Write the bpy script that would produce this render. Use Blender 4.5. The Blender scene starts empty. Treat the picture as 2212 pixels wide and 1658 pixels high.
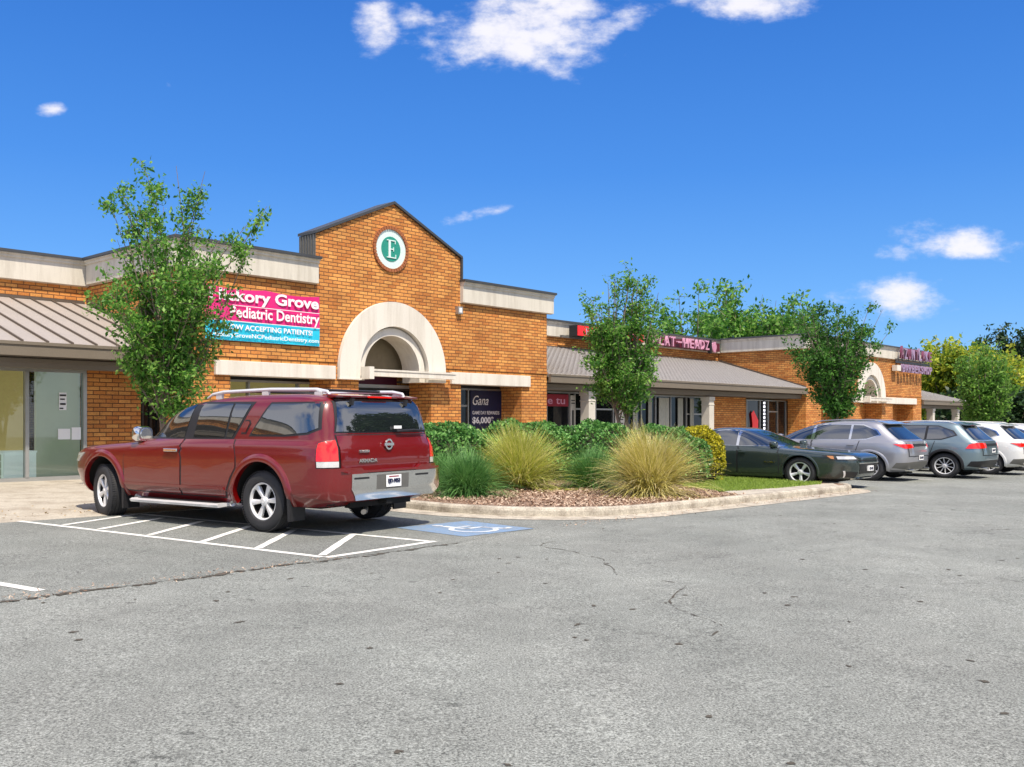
import bpy, bmesh, math, random
import numpy as np
from mathutils import Vector, Matrix
R = math.radians
sc = bpy.context.scene
C = sc.collection
PHI = R(47.874); CP, SP = math.cos(PHI), math.sin(PHI)
# ---------------------------------------------------------------- camera
cam_d = bpy.data.cameras.new('camera'); cam = bpy.data.objects.new('camera', cam_d); C.objects.link(cam)
cam.location = (0, 0, 1.5); cam.rotation_euler = (R(90), 0, 0)
cam_d.sensor_width = 36; cam_d.lens = 36*2050/2212; cam_d.shift_y = (908-829)/2212
cam_d.clip_start = .1; cam_d.clip_end = 3000
sc.camera = cam
# ---------------------------------------------------------------- sky, sun, exposure
SUN_EL = R(59); SUN_AZ = math.atan2(.45, -.89)      # azimuth measured from +Y towards +X
wd = bpy.data.worlds.new('World'); sc.world = wd; wd.use_nodes = True
def build_world():
    nt = wd.node_tree; N = nt.nodes; L = nt.links; N.clear()
    def n(t, **k):
        x = N.new(t)
        for a, b in k.items(): setattr(x, a, b)
        return x
    def mth(op, a, b=None, c=None):
        x = n('ShaderNodeMath', operation=op)
        for i, v in enumerate((a, b, c)):
            if v is None: continue
            if isinstance(v, (int, float)): x.inputs[i].default_value = v
            else: L.new(v, x.inputs[i])
        return x.outputs[0]
    out = n('ShaderNodeOutputWorld'); bg = n('ShaderNodeBackground'); bg.inputs[1].default_value = .13
    sky = n('ShaderNodeTexSky', sky_type='NISHITA', sun_disc=False)
    sky.sun_elevation = SUN_EL; sky.sun_rotation = SUN_AZ; sky.altitude = 0; sky.air_density = 1.0; sky.dust_density = .25; sky.ozone_density = 2.5
    gam = n('ShaderNodeGamma'); gam.inputs[1].default_value = 1.0
    hs = n('ShaderNodeHueSaturation'); hs.inputs['Saturation'].default_value = 1.22; hs.inputs['Value'].default_value = .68
    L.new(sky.outputs[0], gam.inputs[0]); L.new(gam.outputs[0], hs.inputs['Color'])
    tint = n('ShaderNodeMix', data_type='RGBA', blend_type='MULTIPLY'); tint.inputs[0].default_value = 1
    L.new(hs.outputs[0], tint.inputs[6]); tint.inputs[7].default_value = (.72, .92, 1.22, 1)
    tc = n('ShaderNodeTexCoord'); sp = n('ShaderNodeSeparateXYZ'); L.new(tc.outputs['Generated'], sp.inputs[0])
    x, y, z = sp.outputs
    rp = n('ShaderNodeValToRGB'); L.new(z, rp.inputs[0]); E = rp.color_ramp.elements
    E[0].position = 0; E[0].color = (.25, .56, .98, 1); E[1].position = .12; E[1].color = (.145, .43, .97, 1)
    for ps, cl in ((.25, (.065, .29, .86, 1)), (.40, (.035, .20, .72, 1)), (1.0, (.02, .13, .55, 1))):
        e_ = E.new(ps); e_.color = cl
    rs_ = n('ShaderNodeVectorMath', operation='SCALE'); L.new(rp.outputs[0], rs_.inputs[0]); rs_.inputs['Scale'].default_value = 4.2
    blend = n('ShaderNodeMix', data_type='RGBA'); blend.inputs[0].default_value = .72; L.new(tint.outputs[2], blend.inputs[6]); L.new(rs_.outputs[0], blend.inputs[7])
    ya = mth('MAXIMUM', y, .05)
    u = mth('DIVIDE', x, ya); v = mth('DIVIDE', z, ya)
    cb = n('ShaderNodeCombineXYZ'); L.new(u, cb.inputs[0]); L.new(v, cb.inputs[1])
    n1 = n('ShaderNodeTexNoise', noise_dimensions='2D'); n1.inputs['Scale'].default_value = 9; n1.inputs['Detail'].default_value = 9; n1.inputs['Roughness'].default_value = .62
    mp = n('ShaderNodeMapping'); mp.inputs['Scale'].default_value = (1, 1.8, 1); L.new(cb.outputs[0], mp.inputs[0]); L.new(mp.outputs[0], n1.inputs['Vector'])
    n2 = n('ShaderNodeTexNoise', noise_dimensions='2D'); n2.inputs['Scale'].default_value = 26; n2.inputs['Detail'].default_value = 6; n2.inputs['Roughness'].default_value = .6
    L.new(mp.outputs[0], n2.inputs['Vector'])
    nn = mth('ADD', mth('MULTIPLY', mth('SUBTRACT', n1.outputs[0], .5), 3.6), mth('MULTIPLY', mth('SUBTRACT', n2.outputs[0], .5), 1.8))
    tot = None
    CL = [(1100, 72, 240, 85, 1.1, 0), (815, 62, 62, 75, .9, 0), (930, 40, 120, 40, .75, 0), (1330, 55, 110, 38, .9, .25), (1170, 15, 190, 56, 1.0, 0), (1610, -5, 145, 60, 1.2, 0),
          (2078, 520, 145, 44, .98, -.08), (1922, 547, 60, 25, .75, 0), (1940, 638, 150, 52, .85, 0), (1060, 455, 105, 20, .62, .25), (108, 240, 40, 20, .5, 0), (365, 182, 15, 20, .3, 0),
          (2080, 665, 55, 14, .1, .2), (1195, 283, 26, 13, 0., 0),
          # clouds outside the frame, seen only in reflections
          (-900, 200, 300, 90, 1, 0), (3300, 100, 400, 110, 1, 0), (600, -700, 500, 140, 1, 0)]
    for cx, cy, rx, ry, k, sl in CL:
        cu, cv = (cx-1106)/2050, (908-cy)/2050
        du = mth('DIVIDE', mth('SUBTRACT', u, cu), rx/2050)
        dv0 = mth('SUBTRACT', mth('SUBTRACT', v, cv), mth('MULTIPLY', mth('SUBTRACT', u, cu), sl))
        dv = mth('DIVIDE', dv0, ry/2050)
        m = mth('SUBTRACT', k, mth('MULTIPLY', mth('ADD', mth('MULTIPLY', du, du), mth('MULTIPLY', dv, dv)), 1.15))
        tot = m if tot is None else mth('MAXIMUM', tot, m)
    dens = mth('ADD', tot, nn)
    mr = n('ShaderNodeMapRange', interpolation_type='SMOOTHSTEP'); L.new(dens, mr.inputs[0])
    mr.inputs[1].default_value = -.2; mr.inputs[2].default_value = 1.45; mr.inputs[3].default_value = 0; mr.inputs[4].default_value = .93
    front = mth('GREATER_THAN', y, .06)
    fac = mth('MULTIPLY', mr.outputs[0], front)
    # unseen clouds behind, beside and overhead, added as white fill light and reflections
    n3 = n('ShaderNodeTexNoise'); n3.inputs['Scale'].default_value = 2.6; n3.inputs['Detail'].default_value = 7; L.new(tc.outputs['Generated'], n3.inputs['Vector'])
    mr3 = n('ShaderNodeMapRange', interpolation_type='SMOOTHSTEP'); L.new(n3.outputs[0], mr3.inputs[0]); mr3.inputs[1].default_value = .40; mr3.inputs[2].default_value = .58; mr3.inputs[4].default_value = .9
    hi = n('ShaderNodeMapRange', interpolation_type='SMOOTHSTEP'); L.new(z, hi.inputs[0]); hi.inputs[1].default_value = .46; hi.inputs[2].default_value = .6
    wide = n('ShaderNodeMapRange', interpolation_type='SMOOTHSTEP'); L.new(mth('SUBTRACT', mth('ABSOLUTE', x), mth('MULTIPLY', y, .62)), wide.inputs[0]); wide.inputs[1].default_value = .02; wide.inputs[2].default_value = .45
    back = mth('MULTIPLY', mth('MULTIPLY', mr3.outputs[0], .8), mth('MAXIMUM', mth('MAXIMUM', hi.outputs[0], wide.outputs[0]), mth('LESS_THAN', y, -.2)))
    fac2 = fac
    cc = n('ShaderNodeMix', data_type='RGBA'); L.new(dens, cc.inputs[0]); cc.inputs[6].default_value = (3.3, 3.65, 4.6, 1); cc.inputs[7].default_value = (4.5, 4.4, 4.65, 1)
    mx = n('ShaderNodeMix', data_type='RGBA'); L.new(fac2, mx.inputs[0]); L.new(blend.outputs[2], mx.inputs[6]); L.new(cc.outputs[2], mx.inputs[7])
    m2 = n('ShaderNodeMix', data_type='RGBA'); L.new(back, m2.inputs[0]); L.new(mx.outputs[2], m2.inputs[6]); m2.inputs[7].default_value = (6.2, 6.0, 6.0, 1)
    L.new(m2.outputs[2], bg.inputs[0]); L.new(bg.outputs[0], out.inputs[0])
build_world()
sun_d = bpy.data.lights.new('sun', 'SUN'); sun = bpy.data.objects.new('sun', sun_d); C.objects.link(sun)
sun_d.energy = 3.4; sun_d.angle = R(1.2); sun_d.color = (1, .90, .76)
sdir = Vector((math.sin(SUN_AZ)*math.cos(SUN_EL), math.cos(SUN_AZ)*math.cos(SUN_EL), math.sin(SUN_EL)))
sun.rotation_euler = sdir.to_track_quat('Z', 'Y').to_euler()
sc.view_settings.view_transform = 'Standard'; sc.view_settings.look = 'None'; sc.view_settings.exposure = .8; sc.view_settings.gamma = 1
# ---------------------------------------------------------------- helpers
def tag(o, label=None, cat=None, group=None, kind=None):
    if label: o['label'] = label
    if cat: o['category'] = cat
    if group: o['group'] = group
    if kind: o['kind'] = kind
    return o
def empty(name, loc=(0,0,0), rz=0, **k):
    o = bpy.data.objects.new(name, None); C.objects.link(o); o.location = loc; o.rotation_euler = (0,0,rz); o.empty_display_size = .3
    return tag(o, **k)
def link(name, me, parent=None):
    o = bpy.data.objects.new(name, me); C.objects.link(o)
    if parent: o.parent = parent
    return o
def W(s, D): return (s*CP - D*SP, s*SP + D*CP)
def gz(X): return -.0135*(X+3.0)
def WZ(s, D, h=0):
    X, Y = W(s, D); return (X, Y, gz(X)+h)
def copy_tree(o, parent=None):
    c = o.copy(); C.objects.link(c)
    if parent: c.parent = parent
    for ch in o.children: copy_tree(ch, c)
    return c
class MB:
    def __init__(s): s.v = []; s.f = []; s.m = []; s.mi = 0
    def mat(s, i): s.mi = i; return s
    def add(s, vs, fs):
        b = len(s.v); s.v += [tuple(p) for p in vs]
        for f in fs: s.f.append(tuple(b+i for i in f)); s.m.append(s.mi)
        return s
    def box(s, x0, x1, y0, y1, z0, z1):
        return s.add([(x0,y0,z0),(x1,y0,z0),(x1,y1,z0),(x0,y1,z0),(x0,y0,z1),(x1,y0,z1),(x1,y1,z1),(x0,y1,z1)],
                     [(0,3,2,1),(4,5,6,7),(0,1,5,4),(1,2,6,5),(2,3,7,6),(3,0,4,7)])
    def prism(s, pts, axis, a, b):
        """extrude a 2-D polygon along axis ('x','y','z') from a to b"""
        n = len(pts)
        def mk(p, t):
            return {'x': (t, p[0], p[1]), 'y': (p[0], t, p[1]), 'z': (p[0], p[1], t)}[axis]
        vs = [mk(p, a) for p in pts] + [mk(p, b) for p in pts]
        fs = [tuple(range(n)), tuple(range(2*n-1, n-1, -1))] + [(i, i+n, (i+1) % n+n, (i+1) % n) for i in range(n)]
        return s.add(vs, fs)
    def lathe(s, prof, n, axis='y', c=(0,0,0), close=False):
        """profile of (radius, height) turned about an axis"""
        vs = []; m = len(prof)
        for i in range(n):
            a = 2*math.pi*i/n
            for r, h in prof:
                p = {'y': (r*math.cos(a), h, r*math.sin(a)), 'z': (r*math.cos(a), r*math.sin(a), h), 'x': (h, r*math.cos(a), r*math.sin(a))}[axis]
                vs.append((p[0]+c[0], p[1]+c[1], p[2]+c[2]))
        fs = [(i*m+j, i*m+j+1, ((i+1) % n)*m+j+1, ((i+1) % n)*m+j) for i in range(n) for j in range(m-1)]
        return s.add(vs, fs)
    def tube(s, pts, rads, n=6):
        vs = []; fs = []; k = len(pts)
        pts = [Vector(p) for p in pts]
        if not hasattr(rads, '__len__'): rads = [rads]*k
        for i, p in enumerate(pts):
            d = (pts[min(i+1, k-1)] - pts[max(i-1, 0)])
            if d.length < 1e-6: d = Vector((0,0,1))
            d.normalize(); up = Vector((1,0,0)) if abs(d.x) < .8 else Vector((0,1,0))
            a = d.cross(up).normalized(); b = d.cross(a)
            for j in range(n):
                t = 2*math.pi*j/n; vs.append(p + (a*math.cos(t)+b*math.sin(t))*rads[i])
        for i in range(k-1):
            for j in range(n): fs.append((i*n+j, i*n+(j+1) % n, (i+1)*n+(j+1) % n, (i+1)*n+j))
        fs.append(tuple(range(n))); fs.append(tuple(range((k-1)*n, k*n)))
        return s.add(vs, fs)
    def mesh(s, name, mats, smooth=False, ang=35, fix=True):
        me = bpy.data.meshes.new(name); me.from_pydata(s.v, [], s.f)
        for m in (mats if isinstance(mats, (list, tuple)) else [mats]): me.materials.append(m)
        if len(me.polygons) == len(s.m): me.polygons.foreach_set('material_index', s.m)
        if fix:
            bm = bmesh.new(); bm.from_mesh(me); bmesh.ops.recalc_face_normals(bm, faces=bm.faces); bm.to_mesh(me); bm.free()
        if smooth:
            me.polygons.foreach_set('use_smooth', [True]*len(me.polygons))
            me.set_sharp_from_angle(angle=R(ang))
        me.update(); return me
    def build(s, name, mats, parent=None, smooth=False, ang=35, fix=True):
        return link(name, s.mesh(name, mats, smooth, ang, fix), parent)
def bevel(o, w=.01, seg=2):
    bm = bmesh.new(); bm.from_mesh(o.data)
    es = [e for e in bm.edges if len(e.link_faces) == 2 and e.calc_face_angle(0) > .5]
    bmesh.ops.bevel(bm, geom=es, offset=w, segments=seg, affect='EDGES', profile=.5)
    bm.to_mesh(o.data); bm.free(); return o
# ---------------------------------------------------------------- materials
def newmat(name):
    m = bpy.data.materials.new(name); m.use_nodes = True
    nt = m.node_tree; b = nt.nodes['Principled BSDF']
    return m, nt, b
def node(nt, t, **k):
    x = nt.nodes.new(t)
    for a, b in k.items(): setattr(x, a, b)
    return x
def simple(name, col, rough=.6, metal=0, var=.12, scale=6, bump=0, bscale=40, coat=0, spec=.5, emit=None, trans=0):
    m, nt, b = newmat(name); L = nt.links
    b.inputs['Roughness'].default_value = rough; b.inputs['Metallic'].default_value = metal
    b.inputs['Coat Weight'].default_value = coat; b.inputs['Specular IOR Level'].default_value = spec
    b.inputs['Coat Roughness'].default_value = .03
    tc = node(nt, 'ShaderNodeTexCoord')
    if var:
        nz = node(nt, 'ShaderNodeTexNoise'); nz.inputs['Scale'].default_value = scale; nz.inputs['Detail'].default_value = 5
        L.new(tc.outputs['Object'], nz.inputs['Vector'])
        mx = node(nt, 'ShaderNodeMix', data_type='RGBA'); L.new(nz.outputs[0], mx.inputs[0])
        mx.inputs[6].default_value = tuple(c*(1-var) for c in col)+(1,); mx.inputs[7].default_value = tuple(min(1, c*(1+var)) for c in col)+(1,)
        L.new(mx.outputs[2], b.inputs['Base Color'])
    else: b.inputs['Base Color'].default_value = tuple(col)+(1,)
    if bump:
        n2 = node(nt, 'ShaderNodeTexNoise'); n2.inputs['Scale'].default_value = bscale; n2.inputs['Detail'].default_value = 4
        L.new(tc.outputs['Object'], n2.inputs['Vector'])
        bp = node(nt, 'ShaderNodeBump'); bp.inputs['Strength'].default_value = bump; bp.inputs['Distance'].default_value = .01
        L.new(n2.outputs[0], bp.inputs['Height']); L.new(bp.outputs[0], b.inputs['Normal'])
    if emit: b.inputs['Emission Color'].default_value = tuple(emit[:3])+(1,); b.inputs['Emission Strength'].default_value = emit[3]
    if trans: b.inputs['Transmission Weight'].default_value = trans
    return m
def glassmat(name, col, rough=.02, alpha_t=0.0):
    m, nt, b = newmat(name); L = nt.links
    b.inputs['Base Color'].default_value = tuple(col)+(1,); b.inputs['Roughness'].default_value = rough
    b.inputs['Specular IOR Level'].default_value = .8; b.inputs['IOR'].default_value = 1.52
    if alpha_t:
        tr = node(nt, 'ShaderNodeBsdfTransparent'); tr.inputs[0].default_value = (.86, .9, .88, 1)
        gl = node(nt, 'ShaderNodeBsdfGlossy'); gl.inputs['Roughness'].default_value = rough
        fr = node(nt, 'ShaderNodeFresnel'); fr.inputs[0].default_value = 1.6
        mx = node(nt, 'ShaderNodeMixShader'); L.new(fr.outputs[0], mx.inputs[0]); L.new(tr.outputs[0], mx.inputs[1]); L.new(gl.outputs[0], mx.inputs[2])
        L.new(mx.outputs[0], nt.nodes['Material Output'].inputs[0])
    return m
def brickmat(name, c1, c2, mortar, bw=.29, rh=.094, ms=.007):
    m, nt, b = newmat(name); L = nt.links
    tc = node(nt, 'ShaderNodeTexCoord'); sp = node(nt, 'ShaderNodeSeparateXYZ'); L.new(tc.outputs['Object'], sp.inputs[0])
    ad = node(nt, 'ShaderNodeMath', operation='ADD'); L.new(sp.outputs[0], ad.inputs[0]); L.new(sp.outputs[1], ad.inputs[1])
    cb = node(nt, 'ShaderNodeCombineXYZ'); L.new(ad.outputs[0], cb.inputs[0]); L.new(sp.outputs[2], cb.inputs[1])
    br = node(nt, 'ShaderNodeTexBrick'); L.new(cb.outputs[0], br.inputs['Vector'])
    br.inputs['Scale'].default_value = 1; br.inputs['Mortar Size'].default_value = ms; br.inputs['Brick Width'].default_value = bw; br.inputs['Row Height'].default_value = rh
    br.inputs['Mortar Smooth'].default_value = .25; br.inputs['Bias'].default_value = 0
    br.inputs['Color1'].default_value = tuple(c1)+(1,); br.inputs['Color2'].default_value = tuple(c2)+(1,); br.inputs['Mortar'].default_value = tuple(mortar)+(1,)
    nz = node(nt, 'ShaderNodeTexNoise'); nz.inputs['Scale'].default_value = 1.3; nz.inputs['Detail'].default_value = 6; L.new(tc.outputs['Object'], nz.inputs['Vector'])
    n2 = node(nt, 'ShaderNodeTexNoise'); n2.inputs['Scale'].default_value = 38; n2.inputs['Detail'].default_value = 3; L.new(tc.outputs['Object'], n2.inputs['Vector'])
    ad2 = node(nt, 'ShaderNodeMath', operation='MULTIPLY_ADD'); L.new(nz.outputs[0], ad2.inputs[0]); ad2.inputs[1].default_value = .9; ad2.inputs[2].default_value = .1
    ad3 = node(nt, 'ShaderNodeMath', operation='MULTIPLY_ADD'); L.new(n2.outputs[0], ad3.inputs[0]); ad3.inputs[1].default_value = .8; L.new(ad2.outputs[0], ad3.inputs[2])
    mx = node(nt, 'ShaderNodeMix', data_type='RGBA', blend_type='MULTIPLY'); mx.inputs[0].default_value = 1
    cr = node(nt, 'ShaderNodeCombineColor'); 
    for i in range(3): L.new(ad3.outputs[0], cr.inputs[i])
    L.new(br.outputs[0], mx.inputs[6]); L.new(cr.outputs[0], mx.inputs[7]); L.new(mx.outputs[2], b.inputs['Base Color'])
    b.inputs['Roughness'].default_value = .85
    inv = node(nt, 'ShaderNodeMath', operation='SUBTRACT'); inv.inputs[0].default_value = 1; L.new(br.outputs['Fac'], inv.inputs[1])
    mu = node(nt, 'ShaderNodeMath', operation='MULTIPLY_ADD'); L.new(n2.outputs[0], mu.inputs[0]); mu.inputs[1].default_value = .3; L.new(inv.outputs[0], mu.inputs[2])
    bp = node(nt, 'ShaderNodeBump'); bp.inputs['Strength'].default_value = .8; bp.inputs['Distance'].default_value = .012
    L.new(mu.outputs[0], bp.inputs['Height']); L.new(bp.outputs[0], b.inputs['Normal'])
    return m
def asphaltmat(k=1.0, nm='asphalt'):
    m, nt, b = newmat(nm); L = nt.links
    tc = node(nt, 'ShaderNodeTexCoord'); P = tc.outputs['Object']
    def noise(sc_, det, rough=.6):
        x = node(nt, 'ShaderNodeTexNoise'); x.inputs['Scale'].default_value = sc_; x.inputs['Detail'].default_value = det; x.inputs['Roughness'].default_value = rough; L.new(P, x.inputs['Vector']); return x.outputs[0]
    def mr(i, a, b_, c, d):
        x = node(nt, 'ShaderNodeMapRange'); L.new(i, x.inputs[0])
        for k, v in zip((1,2,3,4), (a,b_,c,d)): x.inputs[k].default_value = v
        return x.outputs[0]
    def mul(a, b_):
        x = node(nt, 'ShaderNodeMath', operation='MULTIPLY'); L.new(a, x.inputs[0]); L.new(b_, x.inputs[1]); return x.outputs[0]
    sp1 = mr(noise(75, 3, .85), .36, .64, .28, 1.72)
    sp2 = mr(noise(26, 4, .75), .34, .66, .80, 1.20)
    big = mr(noise(.30, 5, .65), .35, .65, .84, 1.14)
    med = mr(noise(2.2, 6, .65), .3, .7, .9, 1.1)
    vo = node(nt, 'ShaderNodeTexVoronoi', feature='DISTANCE_TO_EDGE'); vo.inputs['Scale'].default_value = .55
    wn = node(nt, 'ShaderNodeTexNoise'); wn.inputs['Scale'].default_value = 1.7; wn.inputs['Detail'].default_value = 6; L.new(P, wn.inputs['Vector'])
    va = node(nt, 'ShaderNodeVectorMath', operation='MULTIPLY_ADD'); L.new(wn.outputs[1], va.inputs[0]); va.inputs[1].default_value = (1.2, 1.2, 1.2); L.new(P, va.inputs[2]); L.new(va.outputs[0], vo.inputs['Vector'])
    ck = mr(vo.outputs[0], .0, .009, 0, 1)
    cmask = mr(noise(.8, 5, .7), .50, .60, 1, 0)
    cmx = node(nt, 'ShaderNodeMath', operation='MAXIMUM'); L.new(ck, cmx.inputs[0]); L.new(cmask, cmx.inputs[1])
    ckf = mr(cmx.outputs[0], 0, 1, .62, 1)
    # small dark pits
    v2 = node(nt, 'ShaderNodeTexVoronoi'); v2.inputs['Scale'].default_value = 3.2; v2.inputs['Randomness'].default_value = 1
    mp = node(nt, 'ShaderNodeMapping'); mp.inputs['Scale'].default_value = (1, 1.5, 1); L.new(P, mp.inputs[0]); L.new(mp.outputs[0], v2.inputs['Vector'])
    sc2 = node(nt, 'ShaderNodeSeparateColor'); L.new(v2.outputs['Color'], sc2.inputs[0])
    pr = mr(sc2.outputs[0], .72, 1, 0, .14)
    pd = node(nt, 'ShaderNodeMath', operation='SUBTRACT'); L.new(v2.outputs['Distance'], pd.inputs[0]); L.new(pr, pd.inputs[1])
    pit = mr(pd.outputs[0], -.01, .04, .58, 1)
    val = mul(mul(mul(sp1, sp2), mul(big, med)), mul(ckf, pit))
    mx = node(nt, 'ShaderNodeMix', data_type='RGBA'); L.new(noise(.5, 3), mx.inputs[0]); mx.inputs[6].default_value = (.220*k, .236*k, .218*k, 1); mx.inputs[7].default_value = (.236*k, .242*k, .224*k, 1)
    sh = node(nt, 'ShaderNodeVectorMath', operation='SCALE'); L.new(mx.outputs[2], sh.inputs[0]); L.new(val, sh.inputs['Scale']); L.new(sh.outputs[0], b.inputs['Base Color'])
    b.inputs['Roughness'].default_value = .9; b.inputs['Specular IOR Level'].default_value = .25
    bp = node(nt, 'ShaderNodeBump'); bp.inputs['Strength'].default_value = .35; bp.inputs['Distance'].default_value = .01; L.new(sp1, bp.inputs['Height']); L.new(bp.outputs[0], b.inputs['Normal'])
    return m
def dirtymat(name, col, dirt, rough=.8, scale=1.5, amt=.5, fine=30, fa=.25, streak=0):
    m, nt, b = newmat(name); L = nt.links
    tc = node(nt, 'ShaderNodeTexCoord'); P = tc.outputs['Object']
    n1 = node(nt, 'ShaderNodeTexNoise'); n1.inputs['Scale'].default_value = scale; n1.inputs['Detail'].default_value = 8; n1.inputs['Roughness'].default_value = .68
    mp = node(nt, 'ShaderNodeMapping'); mp.inputs['Scale'].default_value = (3.2, 3.2, .35) if streak else (1, 1, 1); L.new(P, mp.inputs[0]); L.new(mp.outputs[0], n1.inputs['Vector'])
    r = node(nt, 'ShaderNodeMapRange'); L.new(n1.outputs[0], r.inputs[0]); r.inputs[1].default_value = .45; r.inputs[2].default_value = .75; r.inputs[4].default_value = amt
    mx = node(nt, 'ShaderNodeMix', data_type='RGBA'); L.new(r.outputs[0], mx.inputs[0]); mx.inputs[6].default_value = tuple(col)+(1,); mx.inputs[7].default_value = tuple(dirt)+(1,)
    n2 = node(nt, 'ShaderNodeTexNoise'); n2.inputs['Scale'].default_value = fine; n2.inputs['Detail'].default_value = 4; L.new(P, n2.inputs['Vector'])
    r2 = node(nt, 'ShaderNodeMapRange'); L.new(n2.outputs[0], r2.inputs[0]); r2.inputs[1].default_value = .3; r2.inputs[2].default_value = .7; r2.inputs[3].default_value = 1-fa; r2.inputs[4].default_value = 1+fa*.7
    sh = node(nt, 'ShaderNodeVectorMath', operation='SCALE'); L.new(mx.outputs[2], sh.inputs[0]); L.new(r2.outputs[0], sh.inputs['Scale']); L.new(sh.outputs[0], b.inputs['Base Color'])
    b.inputs['Roughness'].default_value = rough
    bp = node(nt, 'ShaderNodeBump'); bp.inputs['Strength'].default_value = .25; bp.inputs['Distance'].default_value = .008; L.new(n2.outputs[0], bp.inputs['Height']); L.new(bp.outputs[0], b.inputs['Normal'])
    return m
def leafmat(name, cols, transl=.35, rough=.5):
    m, nt, b = newmat(name); L = nt.links
    g = node(nt, 'ShaderNodeNewGeometry'); cr = node(nt, 'ShaderNodeValToRGB')
    els = cr.color_ramp.elements
    while len(els) < len(cols): els.new(.5)
    for i, c in enumerate(cols): els[i].position = i/(len(cols)-1); els[i].color = tuple(c)+(1,)
    L.new(g.outputs['Random Per Island'], cr.inputs[0]); L.new(cr.outputs[0], b.inputs['Base Color'])
    b.inputs['Roughness'].default_value = rough; b.inputs['Specular IOR Level'].default_value = .35
    t = node(nt, 'ShaderNodeBsdfTranslucent'); L.new(cr.outputs[0], t.inputs[0])
    mx = node(nt, 'ShaderNodeMixShader'); mx.inputs[0].default_value = transl; L.new(b.outputs[0], mx.inputs[1]); L.new(t.outputs[0], mx.inputs[2])
    L.new(mx.outputs[0], nt.nodes['Material Output'].inputs[0])
    return m
def paintmat(name, col, metal=.35, rough=.28, flake=.0):
    m, nt, b = newmat(name); L = nt.links
    b.inputs['Base Color'].default_value = tuple(col)+(1,); b.inputs['Metallic'].default_value = metal; b.inputs['Roughness'].default_value = rough
    b.inputs['Coat Weight'].default_value = 1; b.inputs['Coat Roughness'].default_value = .02
    tc = node(nt, 'ShaderNodeTexCoord'); n1 = node(nt, 'ShaderNodeTexNoise'); n1.inputs['Scale'].default_value = 3; n1.inputs['Detail'].default_value = 6; L.new(tc.outputs['Object'], n1.inputs['Vector'])
    r = node(nt, 'ShaderNodeMapRange'); L.new(n1.outputs[0], r.inputs[0]); r.inputs[3].default_value = rough*.8; r.inputs[4].default_value = rough*1.25; L.new(r.outputs[0], b.inputs['Roughness'])
    # slight waviness of pressed sheet metal
    n2 = node(nt, 'ShaderNodeTexNoise'); n2.inputs['Scale'].default_value = 1.6; n2.inputs['Detail'].default_value = 1; L.new(tc.outputs['Object'], n2.inputs['Vector'])
    bp = node(nt, 'ShaderNodeBump'); bp.inputs['Strength'].default_value = .12; bp.inputs['Distance'].default_value = .05; L.new(n2.outputs[0], bp.inputs['Height'])
    L.new(bp.outputs[0], b.inputs['Coat Normal'])
    return m
M = {}
M['brick'] = brickmat('orange_brick', (.52, .18, .036), (.73, .335, .085), (.15, .062, .024), ms=.0105)
M['rowlock'] = simple('dark_brick', (.33, .11, .04), .85, var=.5, scale=18, bump=.5)
M['stucco'] = dirtymat('cream_stucco', (.66, .62, .53), (.36, .32, .25), scale=1.1, amt=.75, fine=60, fa=.06, streak=1)
M['stucco_white'] = dirtymat('white_stucco', (.74, .70, .62), (.46, .41, .33), scale=1.0, amt=.6, fine=60, fa=.05, streak=1)
M['coping'] = simple('dark_metal_coping', (.075, .08, .085), .5, .4)
M['gable_metal'] = simple('grey_metal_siding', (.16, .155, .14), .5, .3)
M['seam_roof'] = dirtymat('tan_grey_metal_roof', (.36, .32, .285), (.29, .26, .23), rough=.5, scale=.8, amt=.6, fine=25, fa=.1)
M['tile_rib'] = simple('pale_roof_rib', (.52, .50, .47), .5)
M['seam'] = simple('roof_seam', (.10, .075, .055), .6)
M['fascia'] = dirtymat('brown_grey_fascia', (.18, .15, .112), (.14, .115, .085), rough=.6, scale=1, amt=.5, fine=30, fa=.06)
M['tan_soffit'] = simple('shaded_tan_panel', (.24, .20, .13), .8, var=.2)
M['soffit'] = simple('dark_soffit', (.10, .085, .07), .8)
M['column'] = dirtymat('pale_column_paint', (.60, .57, .50), (.45, .42, .36), scale=2, amt=.4, fine=40, fa=.05)
M['alum'] = simple('aluminium_frame', (.42, .42, .40), .4, .6)
M['dkframe'] = simple('bronze_frame', (.03, .028, .025), .4, .4)
M['glass'] = glassmat('shop_glass', (.8, .85, .82), .02, 1)
M['dkglass'] = glassmat('dark_glass', (.010, .011, .012), .03); M['dkglass'].node_tree.nodes['Principled BSDF'].inputs['Specular IOR Level'].default_value = .35
M['carglass'] = glassmat('tinted_car_glass', (.012, .016, .017), .012); M['carglass'].node_tree.nodes['Principled BSDF'].inputs['IOR'].default_value = 2.1
M['tan_int'] = simple('tan_interior', (.46, .36, .16), .8, var=.25, scale=2, emit=(.50, .38, .14, .26))  # faint emission stands in for indoor light on the shop walls
M['grey_door'] = simple('grey_green_door', (.36, .39, .31), .6, var=.08, emit=(.36, .40, .31, .22))  # self-glow added so door and drawers look lit behind the glass
M['white_cab'] = simple('white_cabinet', (.70, .74, .74), .5, var=.04, emit=(.6,.7,.7,.28))  # cabinet glows slightly in place of real indoor lighting
M['paper'] = simple('white_paper', (.85, .85, .84), .7, var=.04)
M['concrete'] = dirtymat('concrete', (.48, .435, .355), (.23, .18, .13), scale=2.2, amt=.9, fine=45, fa=.3)
M['kerb'] = dirtymat('kerb_concrete', (.50, .455, .37), (.16, .12, .085), scale=3.2, amt=.95, fine=40, fa=.3)
M['mulch'] = dirtymat('mulch_bed', (.30, .20, .14), (.13, .075, .05), scale=14, amt=.9, fine=70, fa=.5)
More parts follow.
